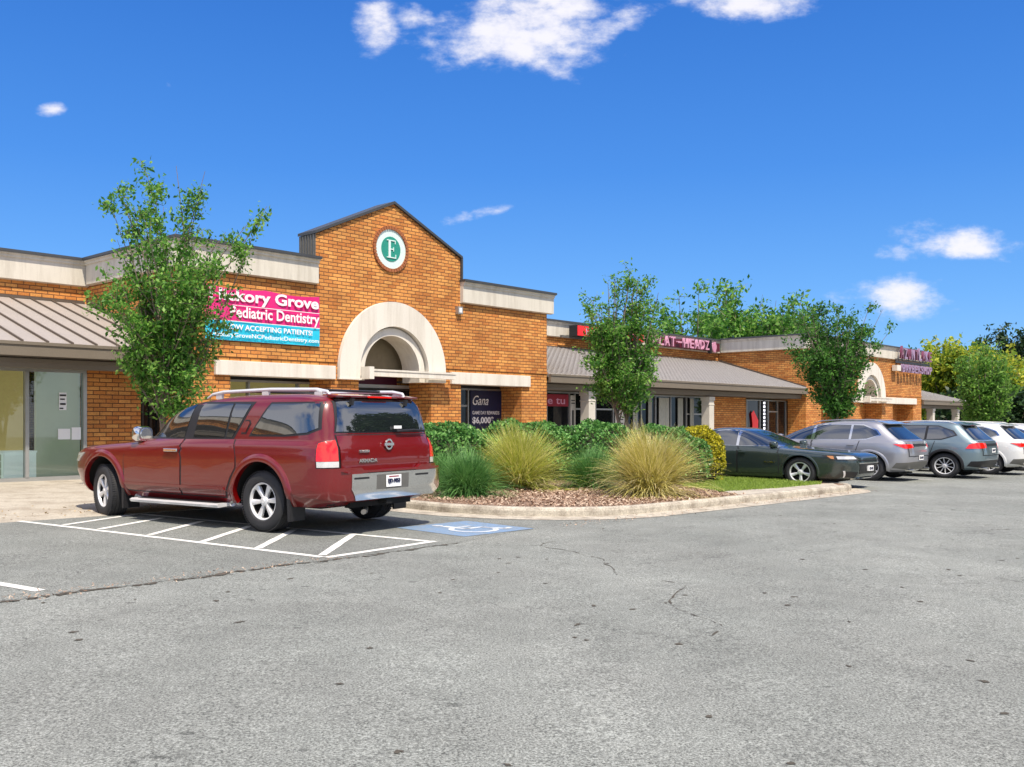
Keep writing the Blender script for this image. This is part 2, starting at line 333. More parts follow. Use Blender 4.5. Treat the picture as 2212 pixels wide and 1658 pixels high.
M['chip'] = leafmat('mulch_chip', [(.13,.07,.045), (.30,.19,.13), (.44,.31,.22), (.62,.50,.38)], .0, .9)
M['litter'] = leafmat('leaf_litter', [(.20,.13,.06), (.36,.25,.12), (.5,.38,.22)], .0, .9)
M['asphalt'] = asphaltmat(); M['asphalt_old'] = asphaltmat(.88, 'older_asphalt')
M['white_line'] = dirtymat('road_paint_white', (.80, .79, .74), (.40, .39, .36), scale=7, amt=.75, fine=60, fa=.15)
M['faded_line'] = dirtymat('faded_white_paint', (.62, .66, .70), (.24, .30, .38), scale=5, amt=1, fine=60, fa=.2)
M['blue_line'] = dirtymat('road_paint_blue', (.17, .27, .42), (.25, .27, .27), scale=9, amt=1.0, fine=50, fa=.25)
M['crack'] = simple('crack_dirt', (.075, .065, .05), .95, var=.4, scale=9)
M['bark'] = simple('bark', (.20, .155, .12), .9, var=.3, scale=9, bump=.8, bscale=25)
M['leaf_a'] = leafmat('young_tree_leaf', [(.035,.12,.018), (.09,.26,.035), (.18,.40,.06), (.34,.54,.12)], .5)
M['leaf_pale'] = leafmat('pale_leaf', [(.07,.18,.03), (.16,.34,.05), (.28,.48,.09)], .5)
M['leaf_dark'] = leafmat('evergreen_leaf', [(.012,.035,.012), (.03,.07,.02), (.05,.11,.03)], .25)
M['leaf_y'] = leafmat('yellow_green_leaf', [(.10,.18,.02), (.26,.38,.04), (.50,.56,.05), (.64,.60,.07)], .5)
M['leaf_g'] = leafmat('mid_green_leaf', [(.03,.10,.016), (.07,.21,.03), (.15,.34,.055)], .45)
M['hedge_leaf'] = leafmat('hedge_leaf', [(.028,.09,.02), (.07,.21,.045), (.15,.37,.08), (.32,.56,.17)], .35, .35)
M['gold_leaf'] = leafmat('golden_shrub_leaf', [(.10,.12,.01), (.34,.33,.015), (.60,.52,.03), (.75,.68,.06)], .4)
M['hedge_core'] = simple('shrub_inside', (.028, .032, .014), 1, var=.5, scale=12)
M['blade_y'] = leafmat('straw_grass_blade', [(.24,.30,.035), (.48,.54,.08), (.70,.68,.19), (.82,.74,.38)], .3)
M['blade_t'] = leafmat('dry_grass_blade', [(.34,.30,.07), (.58,.54,.14), (.78,.70,.27), (.86,.76,.46)], .3)
M['blade_b'] = leafmat('blue_green_blade', [(.06,.16,.045), (.13,.32,.08), (.26,.48,.15)], .3)
M['lawn'] = leafmat('lawn_blade', [(.16,.24,.03), (.26,.38,.05), (.38,.50,.09)], .35)
M['soil'] = simple('lawn_soil', (.09, .13, .03), 1, var=.4, scale=20)
M['pink'] = simple('banner_pink', (.72, .018, .20), .5, var=.12, scale=3)
M['cyan'] = simple('banner_cyan', (.02, .52, .72), .5, var=.1, scale=3)
M['white'] = simple('white_print', (.86, .84, .84), .6, var=.03)
M['green_med'] = simple('teal_disc', (.02, .27, .20), .5, var=.15, scale=8)
M['mint'] = simple('mint_white', (.66, .80, .76), .5, var=.05)
M['navy'] = simple('navy_poster', (.008, .012, .055), .5, var=.3)
M['red_sign'] = simple('red_acrylic', (.75, .015, .015), .3, var=.1, emit=(.8, .01, .01, .15))
M['maroon'] = simple('maroon_raceway', (.10, .01, .025), .5)
M['pink_ltr'] = simple('pale_pink_letter', (.62, .30, .42), .4, var=.08)
M['poster_red'] = simple('red_poster', (.28, .012, .03), .6)
M['tyre'] = simple('tyre_rubber', (.028, .028, .03), .75, var=.2, bump=.3, bscale=60)
M['rim'] = simple('alloy', (.78, .78, .78), .3, .35, var=.05)
M['black'] = simple('black_plastic', (.016, .016, .018), .5)
M['dark'] = simple('wheel_well', (.006, .006, .006), .9, var=0)
M['chrome'] = simple('chrome', (.74, .74, .73), .12, 1, var=.03)
M['redlamp'] = simple('red_lamp', (.62, .012, .008), .12, coat=1, var=.12, scale=14, emit=(.8,.01,.0,.18))
M['clearlamp'] = simple('clear_lamp', (.72, .72, .70), .1, .3, coat=1)
M['amber'] = simple('amber_lamp', (.55, .22, .06), .15, coat=1)
M['burgundy'] = paintmat('burgundy_paint', (.15, .0012, .0014), .0, .3)
M['dkgreen'] = paintmat('dark_green_grey_paint', (.04, .058, .056), .35, .25)
M['silver'] = paintmat('silver_grey_paint', (.40, .40, .43), .6, .3)
M['bluegrey'] = paintmat('blue_grey_paint', (.20, .27, .30), .55, .3)
M['whitepaint'] = paintmat('white_paint', (.74, .74, .72), 0, .3)
M['led'] = simple('led', (.8,.8,.9), .5, var=0, emit=(.9,.9,1,1.2))
# ---------------------------------------------------------------- text
def text_mesh(txt, width, height, depth=.01, bold=0.0, spacing=1.0, shear=0):
    cu = bpy.data.curves.new('t', 'FONT'); cu.body = txt; cu.size = 1; cu.extrude = .5; cu.offset = bold; cu.space_character = spacing; cu.shear = shear; cu.resolution_u = 3
    o = bpy.data.objects.new('t', cu); C.objects.link(o); bpy.context.view_layer.update()
    dg = bpy.context.evaluated_depsgraph_get(); me = bpy.data.meshes.new_from_object(o.evaluated_get(dg))
    bpy.data.objects.remove(o)
    vs = np.array([v.co for v in me.vertices]); mn, mxx = vs.min(0), vs.max(0)
    out = np.empty_like(vs)
    out[:,0] = (vs[:,0]-mn[0])/(mxx[0]-mn[0])*width
    out[:,2] = (vs[:,1]-mn[1])/(mxx[1]-mn[1])*height
    out[:,1] = -(vs[:,2]-mn[2])/(mxx[2]-mn[2])*depth
    me.vertices.foreach_set('co', out.ravel()); me.update()
    return me
def text_obj(name, txt, x, y, z, w, h, mat, parent, depth=.01, bold=0.0, shear=0):
    me = text_mesh(txt, w, h, depth, bold, shear=shear); me.materials.append(mat)
    o = link(name, me, parent); o.location = (x, y, z); return o
# ================================================================ GROUND
rng = random.Random(7); nrng = np.random.default_rng(5)
def sheet(name, pts, h, mat, kind='structure', thick=0):
    """flat sheet on the sloping lot; pts are facade coordinates (s, D)"""
    b = MB(); n = len(pts)
    hs = h if hasattr(h, '__len__') else [h]*n
    top = [WZ(p[0], p[1], hh) for p, hh in zip(pts, hs)]
    b.add(top, [tuple(range(n))])
    if thick:
        b.add(top + [(x, y, z-thick) for x, y, z in top], [(i, (i+1) % n, (i+1) % n+n, i+n) for i in range(n)])
    o = b.build(name, mat, fix=False)
    if o.data.polygons[0].normal.z < 0: o.data.flip_normals()
    return tag(o, kind=kind)
b = MB()
b.add([(-260, -120, gz(-260)), (260, -120, gz(260)), (260, 300, gz(260)), (-260, 300, gz(-260))], [(0,1,2,3)])
tag(b.build('parking_lot_asphalt', M['asphalt'], fix=False), kind='structure')
# concrete apron at the left, storefront pavement
tag_c = sheet('concrete_apron', [(-25, 14.25), (5.4, 14.25), (10.15, 14.25), (10.15, 17.9), (10.15, 19.6), (-25, 19.6)], [.004, .004, .02, .10, .11, .08], M['concrete'], thick=.3)
sheet('storefront_pavement', [(-25, 19.6), (75, 19.6), (75, 26), (-25, 26)], [.08, .14, .14, .08], M['concrete'])
sheet('pavement_kerb_strip', [(10.15, 17.4), (75, 15.9), (75, 19.6), (10.15, 19.6)], .13, M['concrete'], thick=.3)
# planting island with kerb and gutter
def arc(cx, cy, r, a0, a1, n=12): return [(cx+r*math.cos(R(a0+(a1-a0)*i/n)), cy+r*math.sin(R(a0+(a1-a0)*i/n))) for i in range(n+1)]
def island_outline(g):
    """closed outline grown outwards by g"""
    r1, r2 = 2.7, 1.15
    return ([(10.75-g, 17.3)] + arc(10.75+r1, 8.95+r1, r1+g, 180, 262, 14) + [(15.5, 8.9-g), (18.5, 8.88-g)] + arc(22.35-r2, 8.85+r2, r2+g, -90, 10, 12) + [(22.45+g, 12.5), (22.4+g, 17.3)])
def ring(name, g0, g1, h0, h1, mat, thick=0):
    a = island_outline(g0); c = island_outline(g1); n = len(a)
    va = [WZ(*p, h0) for p in a]; vc = [WZ(*p, h1) for p in c]
    b = MB(); b.add(va+vc, [(i, i+1, n+i+1, n+i) for i in range(n-1)])
    return b, va, vc, n
b, va, vc, n = ring('g', .0, .42, .018, .006, None)
tag(b.build('gutter', M['kerb'], smooth=True), kind='structure')
# rounded kerb
prof = [(.0, -.05), (.0, .10), (-.015, .135), (-.05, .155), (-.13, .155), (-.155, .14), (-.16, .0)]
rings = [[WZ(*p, h) for p in island_outline(g)] for g, h in prof]
b = MB(); n = len(rings[0])
for j in range(len(prof)-1):
    b.add(rings[j]+rings[j+1], [(i, i+1, n+i+1, n+i) for i in range(n-1)])
bm_v = b
ko = b.build('island_kerb', M['kerb'], smooth=True); tag(ko, kind='structure')
o = sheet('mulch_bed', island_outline(-.155), .13, M['mulch'])
# uneven, slightly mounded mulch
b = MB(); nx, ny = 70, 50
idx = {}
def in_island(s, D, m=.2):
    if D < 9.0+m or s > 22.3-m or s < 10.9+m or D > 17.2: return False
    if s < 13.45 and D < 11.65 and math.hypot(s-13.45, D-11.65) > 2.55-m: return False
    if s > 21.2 and D < 10 and math.hypot(s-21.2, D-10) > 1.0-m: return False
    return True
# walkway slab inside the kerb tip and grass strip
sheet('walkway_slab', [(16.6, 9.08), (21.2, 9.06), (21.9, 9.5), (20.6, 9.72), (17.4, 9.9)], .142, M['concrete'])
sheet('lawn_ground', [(17.2, 9.85), (19, 9.6), (21.2, 9.55), (21.9, 9.9), (22.2, 10.8), (22.2, 13.5), (20.5, 13), (18.9, 12.2), (17.8, 11)], .145, M['soil'])
def inpoly(x, y, P):
    c = False; j = len(P)-1
    for i in range(len(P)):
        if (P[i][1] > y) != (P[j][1] > y) and x < (P[j][0]-P[i][0])*(y-P[i][1])/(P[j][1]-P[i][1])+P[i][0]: c = not c
        j = i
    return c
LAWN = [(17.15, 9.8), (19, 9.52), (21.2, 9.48), (21.95, 9.8), (22.25, 10.8), (22.25, 13.5), (20.5, 13), (18.9, 12.2), (17.7, 11)]
vs = []; fs = []
while len(fs) < 16000:
    s, D = rng.uniform(17, 22.3), rng.uniform(9.4, 13.5)
    if not inpoly(s, D, LAWN): continue
    x, y, z = WZ(s, D, .14); a = rng.uniform(0, 6.28); h = rng.uniform(.025, .065); w = .007
    lx, ly = rng.gauss(0, .03), rng.gauss(0, .03); k = len(vs)
    vs += [(x-w*math.cos(a), y-w*math.sin(a), z), (x+w*math.cos(a), y+w*math.sin(a), z), (x+lx, y+ly, z+h)]; fs.append((k, k+1, k+2))
me = bpy.data.meshes.new('lawn_grass'); me.from_pydata(vs, [], fs); me.materials.append(M['lawn'])
tag(link('lawn_grass', me), kind='stuff', cat='grass', label='bright green mown grass strip on the tip of the planting island')
def chips(name, region, n, size, mat, label, cat, h=.135):
    vs = []; fs = []
    while len(fs) < n:
        s, D = region()
        x, y, z = WZ(s, D, h+rng.uniform(0, .03)); a = rng.uniform(0, 6.28); l = size*.72*rng.uniform(.5, 1.6); w = l*rng.uniform(.2, .5); t = rng.gauss(0, .35); t2 = rng.gauss(0, .35)
        ca, sa = math.cos(a), math.sin(a); k = len(vs)
        for p, q in ((-1,-1), (1,-1), (1,1), (-1,1)):
            vs.append((x+p*l*ca-q*w*sa, y+p*l*sa+q*w*ca, z+.01+p*l*t+q*w*t2))
        fs.append((k, k+1, k+2, k+3))
    me = bpy.data.meshes.new(name); me.from_pydata(vs, [], fs); me.materials.append(mat)
    return tag(link(name, me), kind='stuff', cat=cat, label=label)
def reg():
    while True:
        s, D = rng.uniform(10.9, 21), 9.05+abs(rng.gauss(0, 2.6))
        if in_island(s, D, .05) and not inpoly(s, D, LAWN) and not (16.8 < s < 21.9 and D < 9.9): return s, D
chips('mulch_chips', reg, 15000, .028, M['chip'], 'scattered brown wood mulch chips covering the planting bed', 'mulch')
def reg2():
    return (rng.uniform(-2, 8.5), 14.3+abs(rng.gauss(0, 2.2))) 
chips('leaf_litter', reg2, 1100, .022, M['litter'], 'dry brown leaf litter scattered over the concrete apron', 'leaf litter', h=.012)
# kerb-side debris line
def reg4():
    s = rng.uniform(.5, 6.5); return s, 8.27+rng.gauss(0, .09)
chips('crack_debris', reg4, 700, .012, M['chip'], 'fine brown grit gathered along the seam crack across the bays', 'grit', h=.006)
def reg3():
    s = rng.uniform(10.6, 22); return s, 8.62+rng.gauss(0, .12)
chips('gutter_debris', reg3, 900, .014, M['chip'], 'fine brown debris lying along the gutter of the island', 'debris', h=.01)
sheet('bay_asphalt', [(-25, 8.25), (3, 8.27), (5.5, 8.34), (8.3, 8.42), (10.3, 8.9), (10.3, 14.4), (-25, 14.4)], .0025, M['asphalt_old'])
# painted markings
def line(name, p, q, w, mat, h=.004, jag=0):
    (s0, D0), (s1, D1) = p, q; L_ = math.hypot(s1-s0, D1-D0); ux, uy = (s1-s0)/L_, (D1-D0)/L_; n = max(2, int(L_/.35))
    A = []; B_ = []
    for i in range(n+1):
        t = L_*i/n; j1, j2 = rng.uniform(-jag, jag), rng.uniform(-jag, jag)
        A.append(WZ(s0+ux*t-uy*(w/2+j1), D0+uy*t+ux*(w/2+j1), h)); B_.append(WZ(s0+ux*t+uy*(w/2+j2), D0+uy*t-ux*(w/2+j2), h))
    return A, B_, n
def mark(name, segs, mat, w=.1, h=.0065, jag=.005):
    b = MB()
    for p, q in segs:
        A, B_, n = line(name, p, q, w, mat, h, jag)
        b.add(A+B_, [(i, i+1, n+2+i, n+1+i) for i in range(n)])
    o = b.build(name, mat, fix=False)
    for pl in o.data.polygons:
        if pl.normal.z < 0: pl.flip()
    return tag(o, kind='structure')
mark('hatched_bay_outline', [((5.33, 14.3), (6.35, 8.56)), ((7.05, 14.2), (8.14, 8.74)), ((8.2, 8.72), (6.36, 8.50))], M['white_line'], .10)
mark('hatched_bay_stripes', [((5.58, 13.4), (7.0, 14.16)), ((5.72, 12.62), (7.02, 13.4)), ((5.9, 11.6), (7.22, 12.62)), ((6.05, 10.56), (7.42, 11.66)), ((6.22, 9.62), (7.6, 10.88)), ((6.42, 8.66), (7.85, 9.92))], M['white_line'], .10, h=.0085)
mark('bay_line', [((2.25, 14.2), (3.36, 8.56))], M['white_line'], .11)
mark('far_bay_lines', [((24.5+2.85*i, 14.8), (25.1+2.85*i, 9.2)) for i in range(1, 12)], M['white_line'], .10)
# faded accessible-parking symbol on a blue square
sheet('accessible_symbol_square', [(8.80, 8.80), (10.2, 8.80), (10.2, 10.15), (8.80, 10.15)], .0065, M['blue_line'])
def sym(pts):
    return [WZ(8.8+1.4*(p[0]), 8.8+1.35*(p[1]), .0105) for p in pts]
b = MB()
def poly(pts): b.add(sym(pts), [tuple(range(len(pts)))])
poly([(.42+.06*math.cos(t*.524), .84+.06*math.sin(t*.524)) for t in range(12)])
poly([(.38,.76),(.47,.76),(.50,.42),(.41,.42)])
poly([(.46,.63),(.66,.63),(.66,.57),(.46,.57)])
poly([(.44,.48),(.70,.48),(.70,.41),(.44,.41)])
poly([(.63,.43),(.71,.45),(.82,.18),(.75,.15)])
poly([(.75,.22),(.88,.26),(.89,.20),(.77,.15)])
ro, ri = .26, .20
o_ = [(.48+ro*math.cos(R(a)), .36+ro*math.sin(R(a))) for a in range(110, 381, 15)]; i_ = [(.48+ri*math.cos(R(a)), .36+ri*math.sin(R(a))) for a in range(110, 381, 15)]
for k in range(len(o_)-1): poly([o_[k], o_[k+1], i_[k+1], i_[k]])
o = b.build('accessible_symbol', M['faded_line'], fix=False)
for pl in o.data.polygons:
    if pl.normal.z < 0: pl.flip()
tag(o, kind='structure')
# broken seam crack across the bays, made of ragged short strips
b = MB()
pts = [(1.0, 8.27), (2.92, 8.24), (3.53, 8.3), (4.29, 8.26), (4.78, 8.26), (5.53, 8.36), (6.6, 8.3), (8.3, 8.42)]
for i in range(len(pts)-1):
    (a0, d0), (a1, d1) = pts[i], pts[i+1]; n = int(abs(a1-a0)/.05)
    pa = None
    for j in range(n+1):
        t = j/n; s = a0+(a1-a0)*t; D = d0+(d1-d0)*t+.02*math.sin(s*9)+rng.gauss(0, .012); w = abs(rng.gauss(.026, .022))*(1.0 if s < 5.2 else .6)
        cur = (WZ(s, D-w, .006), WZ(s, D+w, .006))
        if pa and rng.random() < .85: b.add([pa[0], cur[0], cur[1], pa[1]], [(0,1,2,3)])
        pa = cur
for k in range(260):
    s, D = rng.uniform(-2, 26), rng.uniform(-2, 8.2); a = rng.gauss(.4, .5); L_ = rng.uniform(.03, .13); pa = None
    for j in range(5):
        w = .021*(1-abs(j-2)/2.6)*rng.uniform(.5, 1.6); s += L_/5*math.cos(a); D += L_/5*math.sin(a); a += rng.gauss(0, .5)
        cur = (WZ(s-w*math.sin(a), D+w*math.cos(a), .004), WZ(s+w*math.sin(a), D-w*math.cos(a), .004))
        if pa: b.add([pa[0], cur[0], cur[1], pa[1]], [(0,1,2,3)])
        pa = cur
for (s, D, a, L_) in ((6, 3.5, .5, 6), (9, 1.8, .2, 5), (15, 4.2, .35, 7)):
    n = int(L_/.06); pa = None
    for j in range(n):
        w = abs(rng.gauss(.004, .005)); s += .06*math.cos(a); D += .06*math.sin(a); a += rng.gauss(0, .22); a *= .985
        cur = (WZ(s-w*math.sin(a), D+w*math.cos(a), .004), WZ(s+w*math.sin(a), D-w*math.cos(a), .004))
        if pa and rng.random() < .8: b.add([pa[0], cur[0], cur[1], pa[1]], [(0,1,2,3)])
        pa = cur
o = b.build('pavement_cracks', M['crack'], fix=False)
for pl in o.data.polygons:
    if pl.normal.z < 0: pl.flip()
tag(o, kind='structure')
# ================================================================ SHOPPING CENTRE
Dc, Dr, Du = 20.2, 21.15, 24.96
bld = empty('shopping_center', (0,0,0), PHI, label='long single-storey orange brick shopping centre with cream parapets, arches and canopy roofs', cat='building')
def cornice(b, s0, s1, D, z0=5.0, z1=5.70):
    h = z1-z0
    pr = [(0, 0), (.13, .02), (.13, h*.74), (.17, h*.76), (.17, h*.84), (.21, h*.86), (.21, h-.07), (0, h-.07)]
    b.mat(0).prism([(D-o_, z0+z_) for o_, z_ in pr], 'x', s0, s1)
    b.mat(1).prism([(D-.25, z1-.068), (D-.25, z1), (D+.3, z1+.002), (D+.3, z1-.068)], 'x', s0-.03, s1+.03)
def cornice_side(b, s, D0, D1, z0=5.0, z1=5.70, sg=-1):
    h = z1-z0
    pr = [(0, 0), (.13, .02), (.13, h*.74), (.17, h*.76), (.17, h*.84), (.21, h*.86), (.21, h-.07), (0, h-.07)]
    b.mat(0).prism([(s+sg*o_, z0+z_) for o_, z_ in pr], 'y', D0, D1)
    b.mat(1).prism([(s+sg*.25, z1-.066), (s+sg*.25, z1+.002), (s-sg*.3, z1+.004), (s-sg*.3, z1-.066)], 'y', D0, D1)
def canopy(s0, s1, rib, course, dz=0, hip=False, side_dark=True):
    y0, y1 = 20.12, Du-.003; z0, z1 = 3.08+dz, 4.54+dz
    b = MB(); sl = (z1-z0)/(y1-y0)
    if not hip: b.mat(0).prism([(y0, z0), (y1, z1), (y1, z1-.12), (y0+.05, z0-.10)], 'x', s0, s1)
    else:
        q = s1-4.2
        b.mat(0).add([(s0,y0,z0),(s1,y0,z0),(s1,y1,z0),(q,y1,z1),(s0,y1,z1),(s0,y0,z0-.1),(s1,y0,z0-.1),(s1,y1,z0-.1),(s0,y1,z0-.1)],
                     [(0,1,3,4),(1,2,3),(0,5,6,1),(1,6,7,2),(5,8,7,6)])
    n = int((s1-s0)/rib); L_ = math.hypot(y1-y0, z1-z0)
    for i in range(n+1):
        s = s0+.06+i*rib
        if s > s1-.03: break
        t1 = 1.0
        if hip and s > s1-4.2: t1 = (s1-s)/4.2
        if t1 < .05: continue
        yy, zz = y0+(y1-y0)*t1, z0+(z1-z0)*t1
        b.mat(1).prism([(y0-.015, z0-.01), (y0-.015, z0+.04), (yy, zz+.04), (yy, zz-.01)], 'x', s-.016, s+.016)
    if course:
        m = int(L_/course)
        for j in range(1, m+1):
            t = j/m; yy, zz = y0+(y1-y0)*t, z0+(z1-z0)*t
            e = s1 if not hip else s1-4.2*t
            b.mat(2).prism([(yy-.045, zz-.012), (yy-.045, zz+.010), (yy+.04, zz+.030), (yy+.04, zz-.0)], 'x', s0, e)
    b.build('canopy_roof', [M['seam_roof'], M['seam'] if not course else M['tile_rib'], M['seam']], bld)
    f = MB(); f.box(s0, s1, y0-.05, y0+.05, 2.80+dz, 3.075+dz); f.box(s0, s1, y0-.075, y0-.052, 3.02+dz, 3.085+dz)
    if hip: f.box(s1-.05, s1+.05, y0+.05, y1, 2.8+dz, 3.07+dz)
    f.build('fascia', M['fascia'], bld)
    f = MB(); f.box(s0, s1, 20.42, 20.62, 2.575+dz, 2.77+dz); f.box(s0, s1, 20.39, 20.418, 2.69+dz, 2.76+dz); f.build('canopy_beam', M['fascia'], bld)
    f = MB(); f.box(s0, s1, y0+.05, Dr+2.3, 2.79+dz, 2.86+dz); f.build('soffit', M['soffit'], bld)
def arch_poly(sc_, zc, r, s0, sg, zb, ztop, gab=None, n=20):
    """left (sg=-1) or right (sg=1) half of a front wall with a round arch cut out"""
    P = [(s0, zb), (sc_+sg*r, zb)] + [(sc_+sg*r*math.cos(R(90*i/n)), zc+r*math.sin(R(90*i/n))) for i in range(n+1)]
    if gab: g, ze, zp = gab; P += [(sc_, zp), (sc_+sg*g, ze), (sc_+sg*g, ztop), (s0, ztop)]
    else: P += [(sc_, ztop), (s0, ztop)]
    return P
def block(s0, s1, sc_, piers, gable, dz, back_s=None):
    zb = 2.6+dz; zc = 2.85+dz; r = 1.27
    b = MB()
    gab = (2.62, 6.32, 7.52) if gable else None
    for sg, e in ((-1, s0), (1, s1)):
        b.prism(arch_poly(sc_, zc, r, e, sg, zb, 5.02, gab), 'y', Dc, Dc+.45)
    b.build('brick_front_wall', M['brick'], bld)
    for a_ in (s0, s1-.3):
        b = MB(); b.prism([(Dc+.45, zb), (Dr+.2, zb), (Dr+.2, -.6), (Du+.3, -.6), (Du+.3, 5.02), (Dc+.45, 5.02)], 'x', a_, a_+.3)
        b.build('brick_side_wall', M['brick'], bld)
    for p0, p1 in piers:
        b = MB(); b.box(p0, p1, Dc, Dr, -.6, zb-.001); b.build('brick_pier', M['brick'], bld)
    for a_, c_ in ((s0, sc_-1.97), (sc_+1.97, s1)):
        b = MB(); b.prism([(Dc-.03, 3.02+dz), (Dc-.03, 3.09+dz), (Dc, 3.1+dz), (Dc, 3.0+dz)], 'x', a_, c_); b.build('string_course', M['brick'], bld)
    # soffit and roof
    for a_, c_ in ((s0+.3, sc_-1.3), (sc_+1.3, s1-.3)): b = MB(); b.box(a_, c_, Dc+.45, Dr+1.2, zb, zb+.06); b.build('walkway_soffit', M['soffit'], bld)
    b = MB(); b.box(s0+.3, s1-.3, Dc+.45, Du+14, 4.9, 5.0); b.build('flat_roof', M['coping'], bld)
    # arch surround: outer ring, inner recessed ring, barrel vault
    n = 36
    def ringp(ro, ri, d0, d1, name, legs, mat):
        b = MB()
        O = [(sc_+ro*math.cos(R(180-180*i/n)), zc+ro*math.sin(R(180-180*i/n))) for i in range(n+1)]
        I = [(sc_+ri*math.cos(R(180-180*i/n)), zc+ri*math.sin(R(180-180*i/n))) for i in range(n+1)]
        O = [(sc_-ro, zb-.02+legs)] + O + [(sc_+ro, zb-.02+legs)]; I = [(sc_-ri, zb-.02+legs)] + I + [(sc_+ri, zb-.02+legs)]
        m = len(O)
        vs = [(p[0], d0, p[1]) for p in O+I] + [(p[0], d1, p[1]) for p in O+I]
        fs = []
        for i in range(m-1):
            fs += [(i, i+1, m+i+1, m+i), (2*m+i, 3*m+i, 3*m+i+1, 2*m+i+1), (i, 2*m+i, 2*m+i+1, i+1), (m+i, m+i+1, 3*m+i+1, 3*m+i)]
        fs += [(0, m, 3*m, 2*m), (m-1, 3*m-1, 4*m-1, 2*m-1)]
        b.add(vs, fs); return b.build(name, mat, bld, smooth=True, ang=30)
    ringp(1.93, 1.25, Dc-.11, Dc+.30, 'arch_surround', 0, M['stucco_white'])
    ringp(1.249, 1.205, Dc+.12, Dc+.5, 'arch_step', 0, M['stucco_white'])
    ringp(1.204, 1.0, Dc+.02, Dc+.75, 'arch_vault', 0, M['stucco_white'])
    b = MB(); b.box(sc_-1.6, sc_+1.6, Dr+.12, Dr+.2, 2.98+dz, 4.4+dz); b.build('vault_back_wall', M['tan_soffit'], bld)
    # thin raised trim at the left foot of the arch surround, and imposts
    b = MB(); b.box(sc_-1.96, sc_-1.18, Dc-.13, Dc-.112, zb-.02, zb+.02); b.build('arch_base_trim', M['stucco_white'], bld)
    b = MB(); b.box(sc_-1.1, sc_+2.03, Dc-.42, Dc-.22, 2.68+dz, 2.86+dz); b.box(sc_-1.12, sc_+2.05, Dc-.44, Dc-.421, 2.82+dz, 2.87+dz)
    b.box(sc_-1.22, sc_-1.06, Dc-.46, Dc-.112, 2.60+dz, 2.93+dz)
    b.build('arch_tie_beam', M['stucco_white'], bld)
# centre block with the gable
block(11.0, 24.05, 17.4, [(11.0, 12.3), (15.26, 16.18), (18.84, 20.05), (22.8, 24.05)], True, 0)
block(43.5, 59.35, 51.45, [(43.5, 45.2), (48.5, 49.95), (53.1, 54.7), (58.0, 59.35)], False, -.14)
for s0, s1, dz in ((11.87, 15.36, 0), (19.6, 23.14, 0), (44.9, 49.4, -.14), (53.5, 58.35, -.14)):
    b = MB(); b.box(s0, s1, Dc-.09, Dc+.35, 2.57+dz, 2.92+dz); bevel(b.build('lintel', M['stucco_white'], bld), .012)
# parapet cornices
b = MB(); cornice(b, 10.79, 14.78, Dc); cornice_side(b, 11.0, Dc+.002, Du-.21); b.build('cornice', [M['stucco'], M['coping']], bld)
b = MB(); cornice(b, 20.02, 24.26, Dc); b.build('cornice', [M['stucco'], M['coping']], bld)
b = MB(); cornice(b, 43.29, 59.56, Dc, 4.95, 5.68); cornice_side(b, 43.5, Dc+.002, Du-.21, 4.95, 5.68); cornice_side(b, 59.35, Dc+.002, Du, 4.95, 5.68, 1); b.build('cornice', [M['stucco'], M['coping']], bld)
b = MB(); cornice(b, -14, 10.98, Du, 4.97, 5.70); b.build('cornice', [M['stucco'], M['coping']], bld)
b = MB(); cornice(b, 24.06, 43.48, Du, 4.93, 5.62); b.build('cornice', [M['stucco'], M['coping']], bld)
b = MB(); b.box(-14, 10.99, Du, Du+.3, 2.7, 5.5); b.build('upper_brick_wall', M['brick'], bld)
b = MB(); b.box(24.06, 43.49, Du, Du+.3, 2.7, 5.5); b.build('upper_brick_wall', M['brick'], bld)
for a_, c_ in ((-14, 11), (24.06, 43.49)): b = MB(); b.box(a_, c_, Du+.3, Du+14, 5.2, 5.3); b.build('flat_roof', M['coping'], bld)
b = MB(); b.box(-14, 67, Du+14, Du+14.3, -1.5, 5.4); b.box(59.05, 59.35, Du+.3, Du+14, -1.5, 5.0); b.build('rear_wall', M['brick'], bld)
# dark flashing where roof meets the upper wall and the block side walls
b = MB(); b.box(-14, 10.9, Du-.06, Du-.004, 4.53, 4.60); b.prism([(20.2, 3.10), (20.2, 3.19), (Du-.07, 4.64), (Du-.07, 4.55)], 'x', 10.93, 10.995); b.build('roof_flashing', M['seam'], bld)
b = MB(); b.box(24.06, 43.4, Du-.06, Du-.004, 4.48, 4.55); b.prism([(20.2, 3.05), (20.2, 3.14), (Du-.07, 4.60), (Du-.07, 4.50)], 'x', 43.43, 43.495); b.build('roof_flashing', M['seam'], bld)
# gable cap and metal cheek
sg0, sg1 = 17.4-2.62, 17.4+2.62
b = MB()
for a, c in (((sg0, 6.32), (17.4, 7.52)), ((17.4, 7.52), (sg1, 6.32))):
    b.prism([(a[0]-(.05 if a[0] < 17 else 0), a[1]+.0), (a[0]-(.05 if a[0] < 17 else 0), a[1]+.075), (c[0]+(.05 if c[0] > 18 else 0), c[1]+.075), (c[0]+(.05 if c[0] > 18 else 0), c[1])], 'y', Dc-.07, Dc+.72)
b.box(sg1, sg1+.06, Dc-.07, Dc+.5, 5.68, 6.36); b.build('gable_coping', M['coping'], bld)
b = MB(); b.prism([(sg0-.02, 5.02), (sg0-.02, 6.32), (17.4, 7.52), (sg1+.02, 6.32), (sg1+.02, 5.02)], 'y', Dc+.452, Dc+.70)
for i in range(6): b.box(sg0-.045, sg0-.021, Dc+.03+i*.115, Dc+.05+i*.115, 5.70, 6.31)
b.box(sg0-.022, sg0-.002, Dc+.0, Dc+.70, 5.70, 6.32)
b.build('gable_metal_cheek', M['gable_metal'], bld)
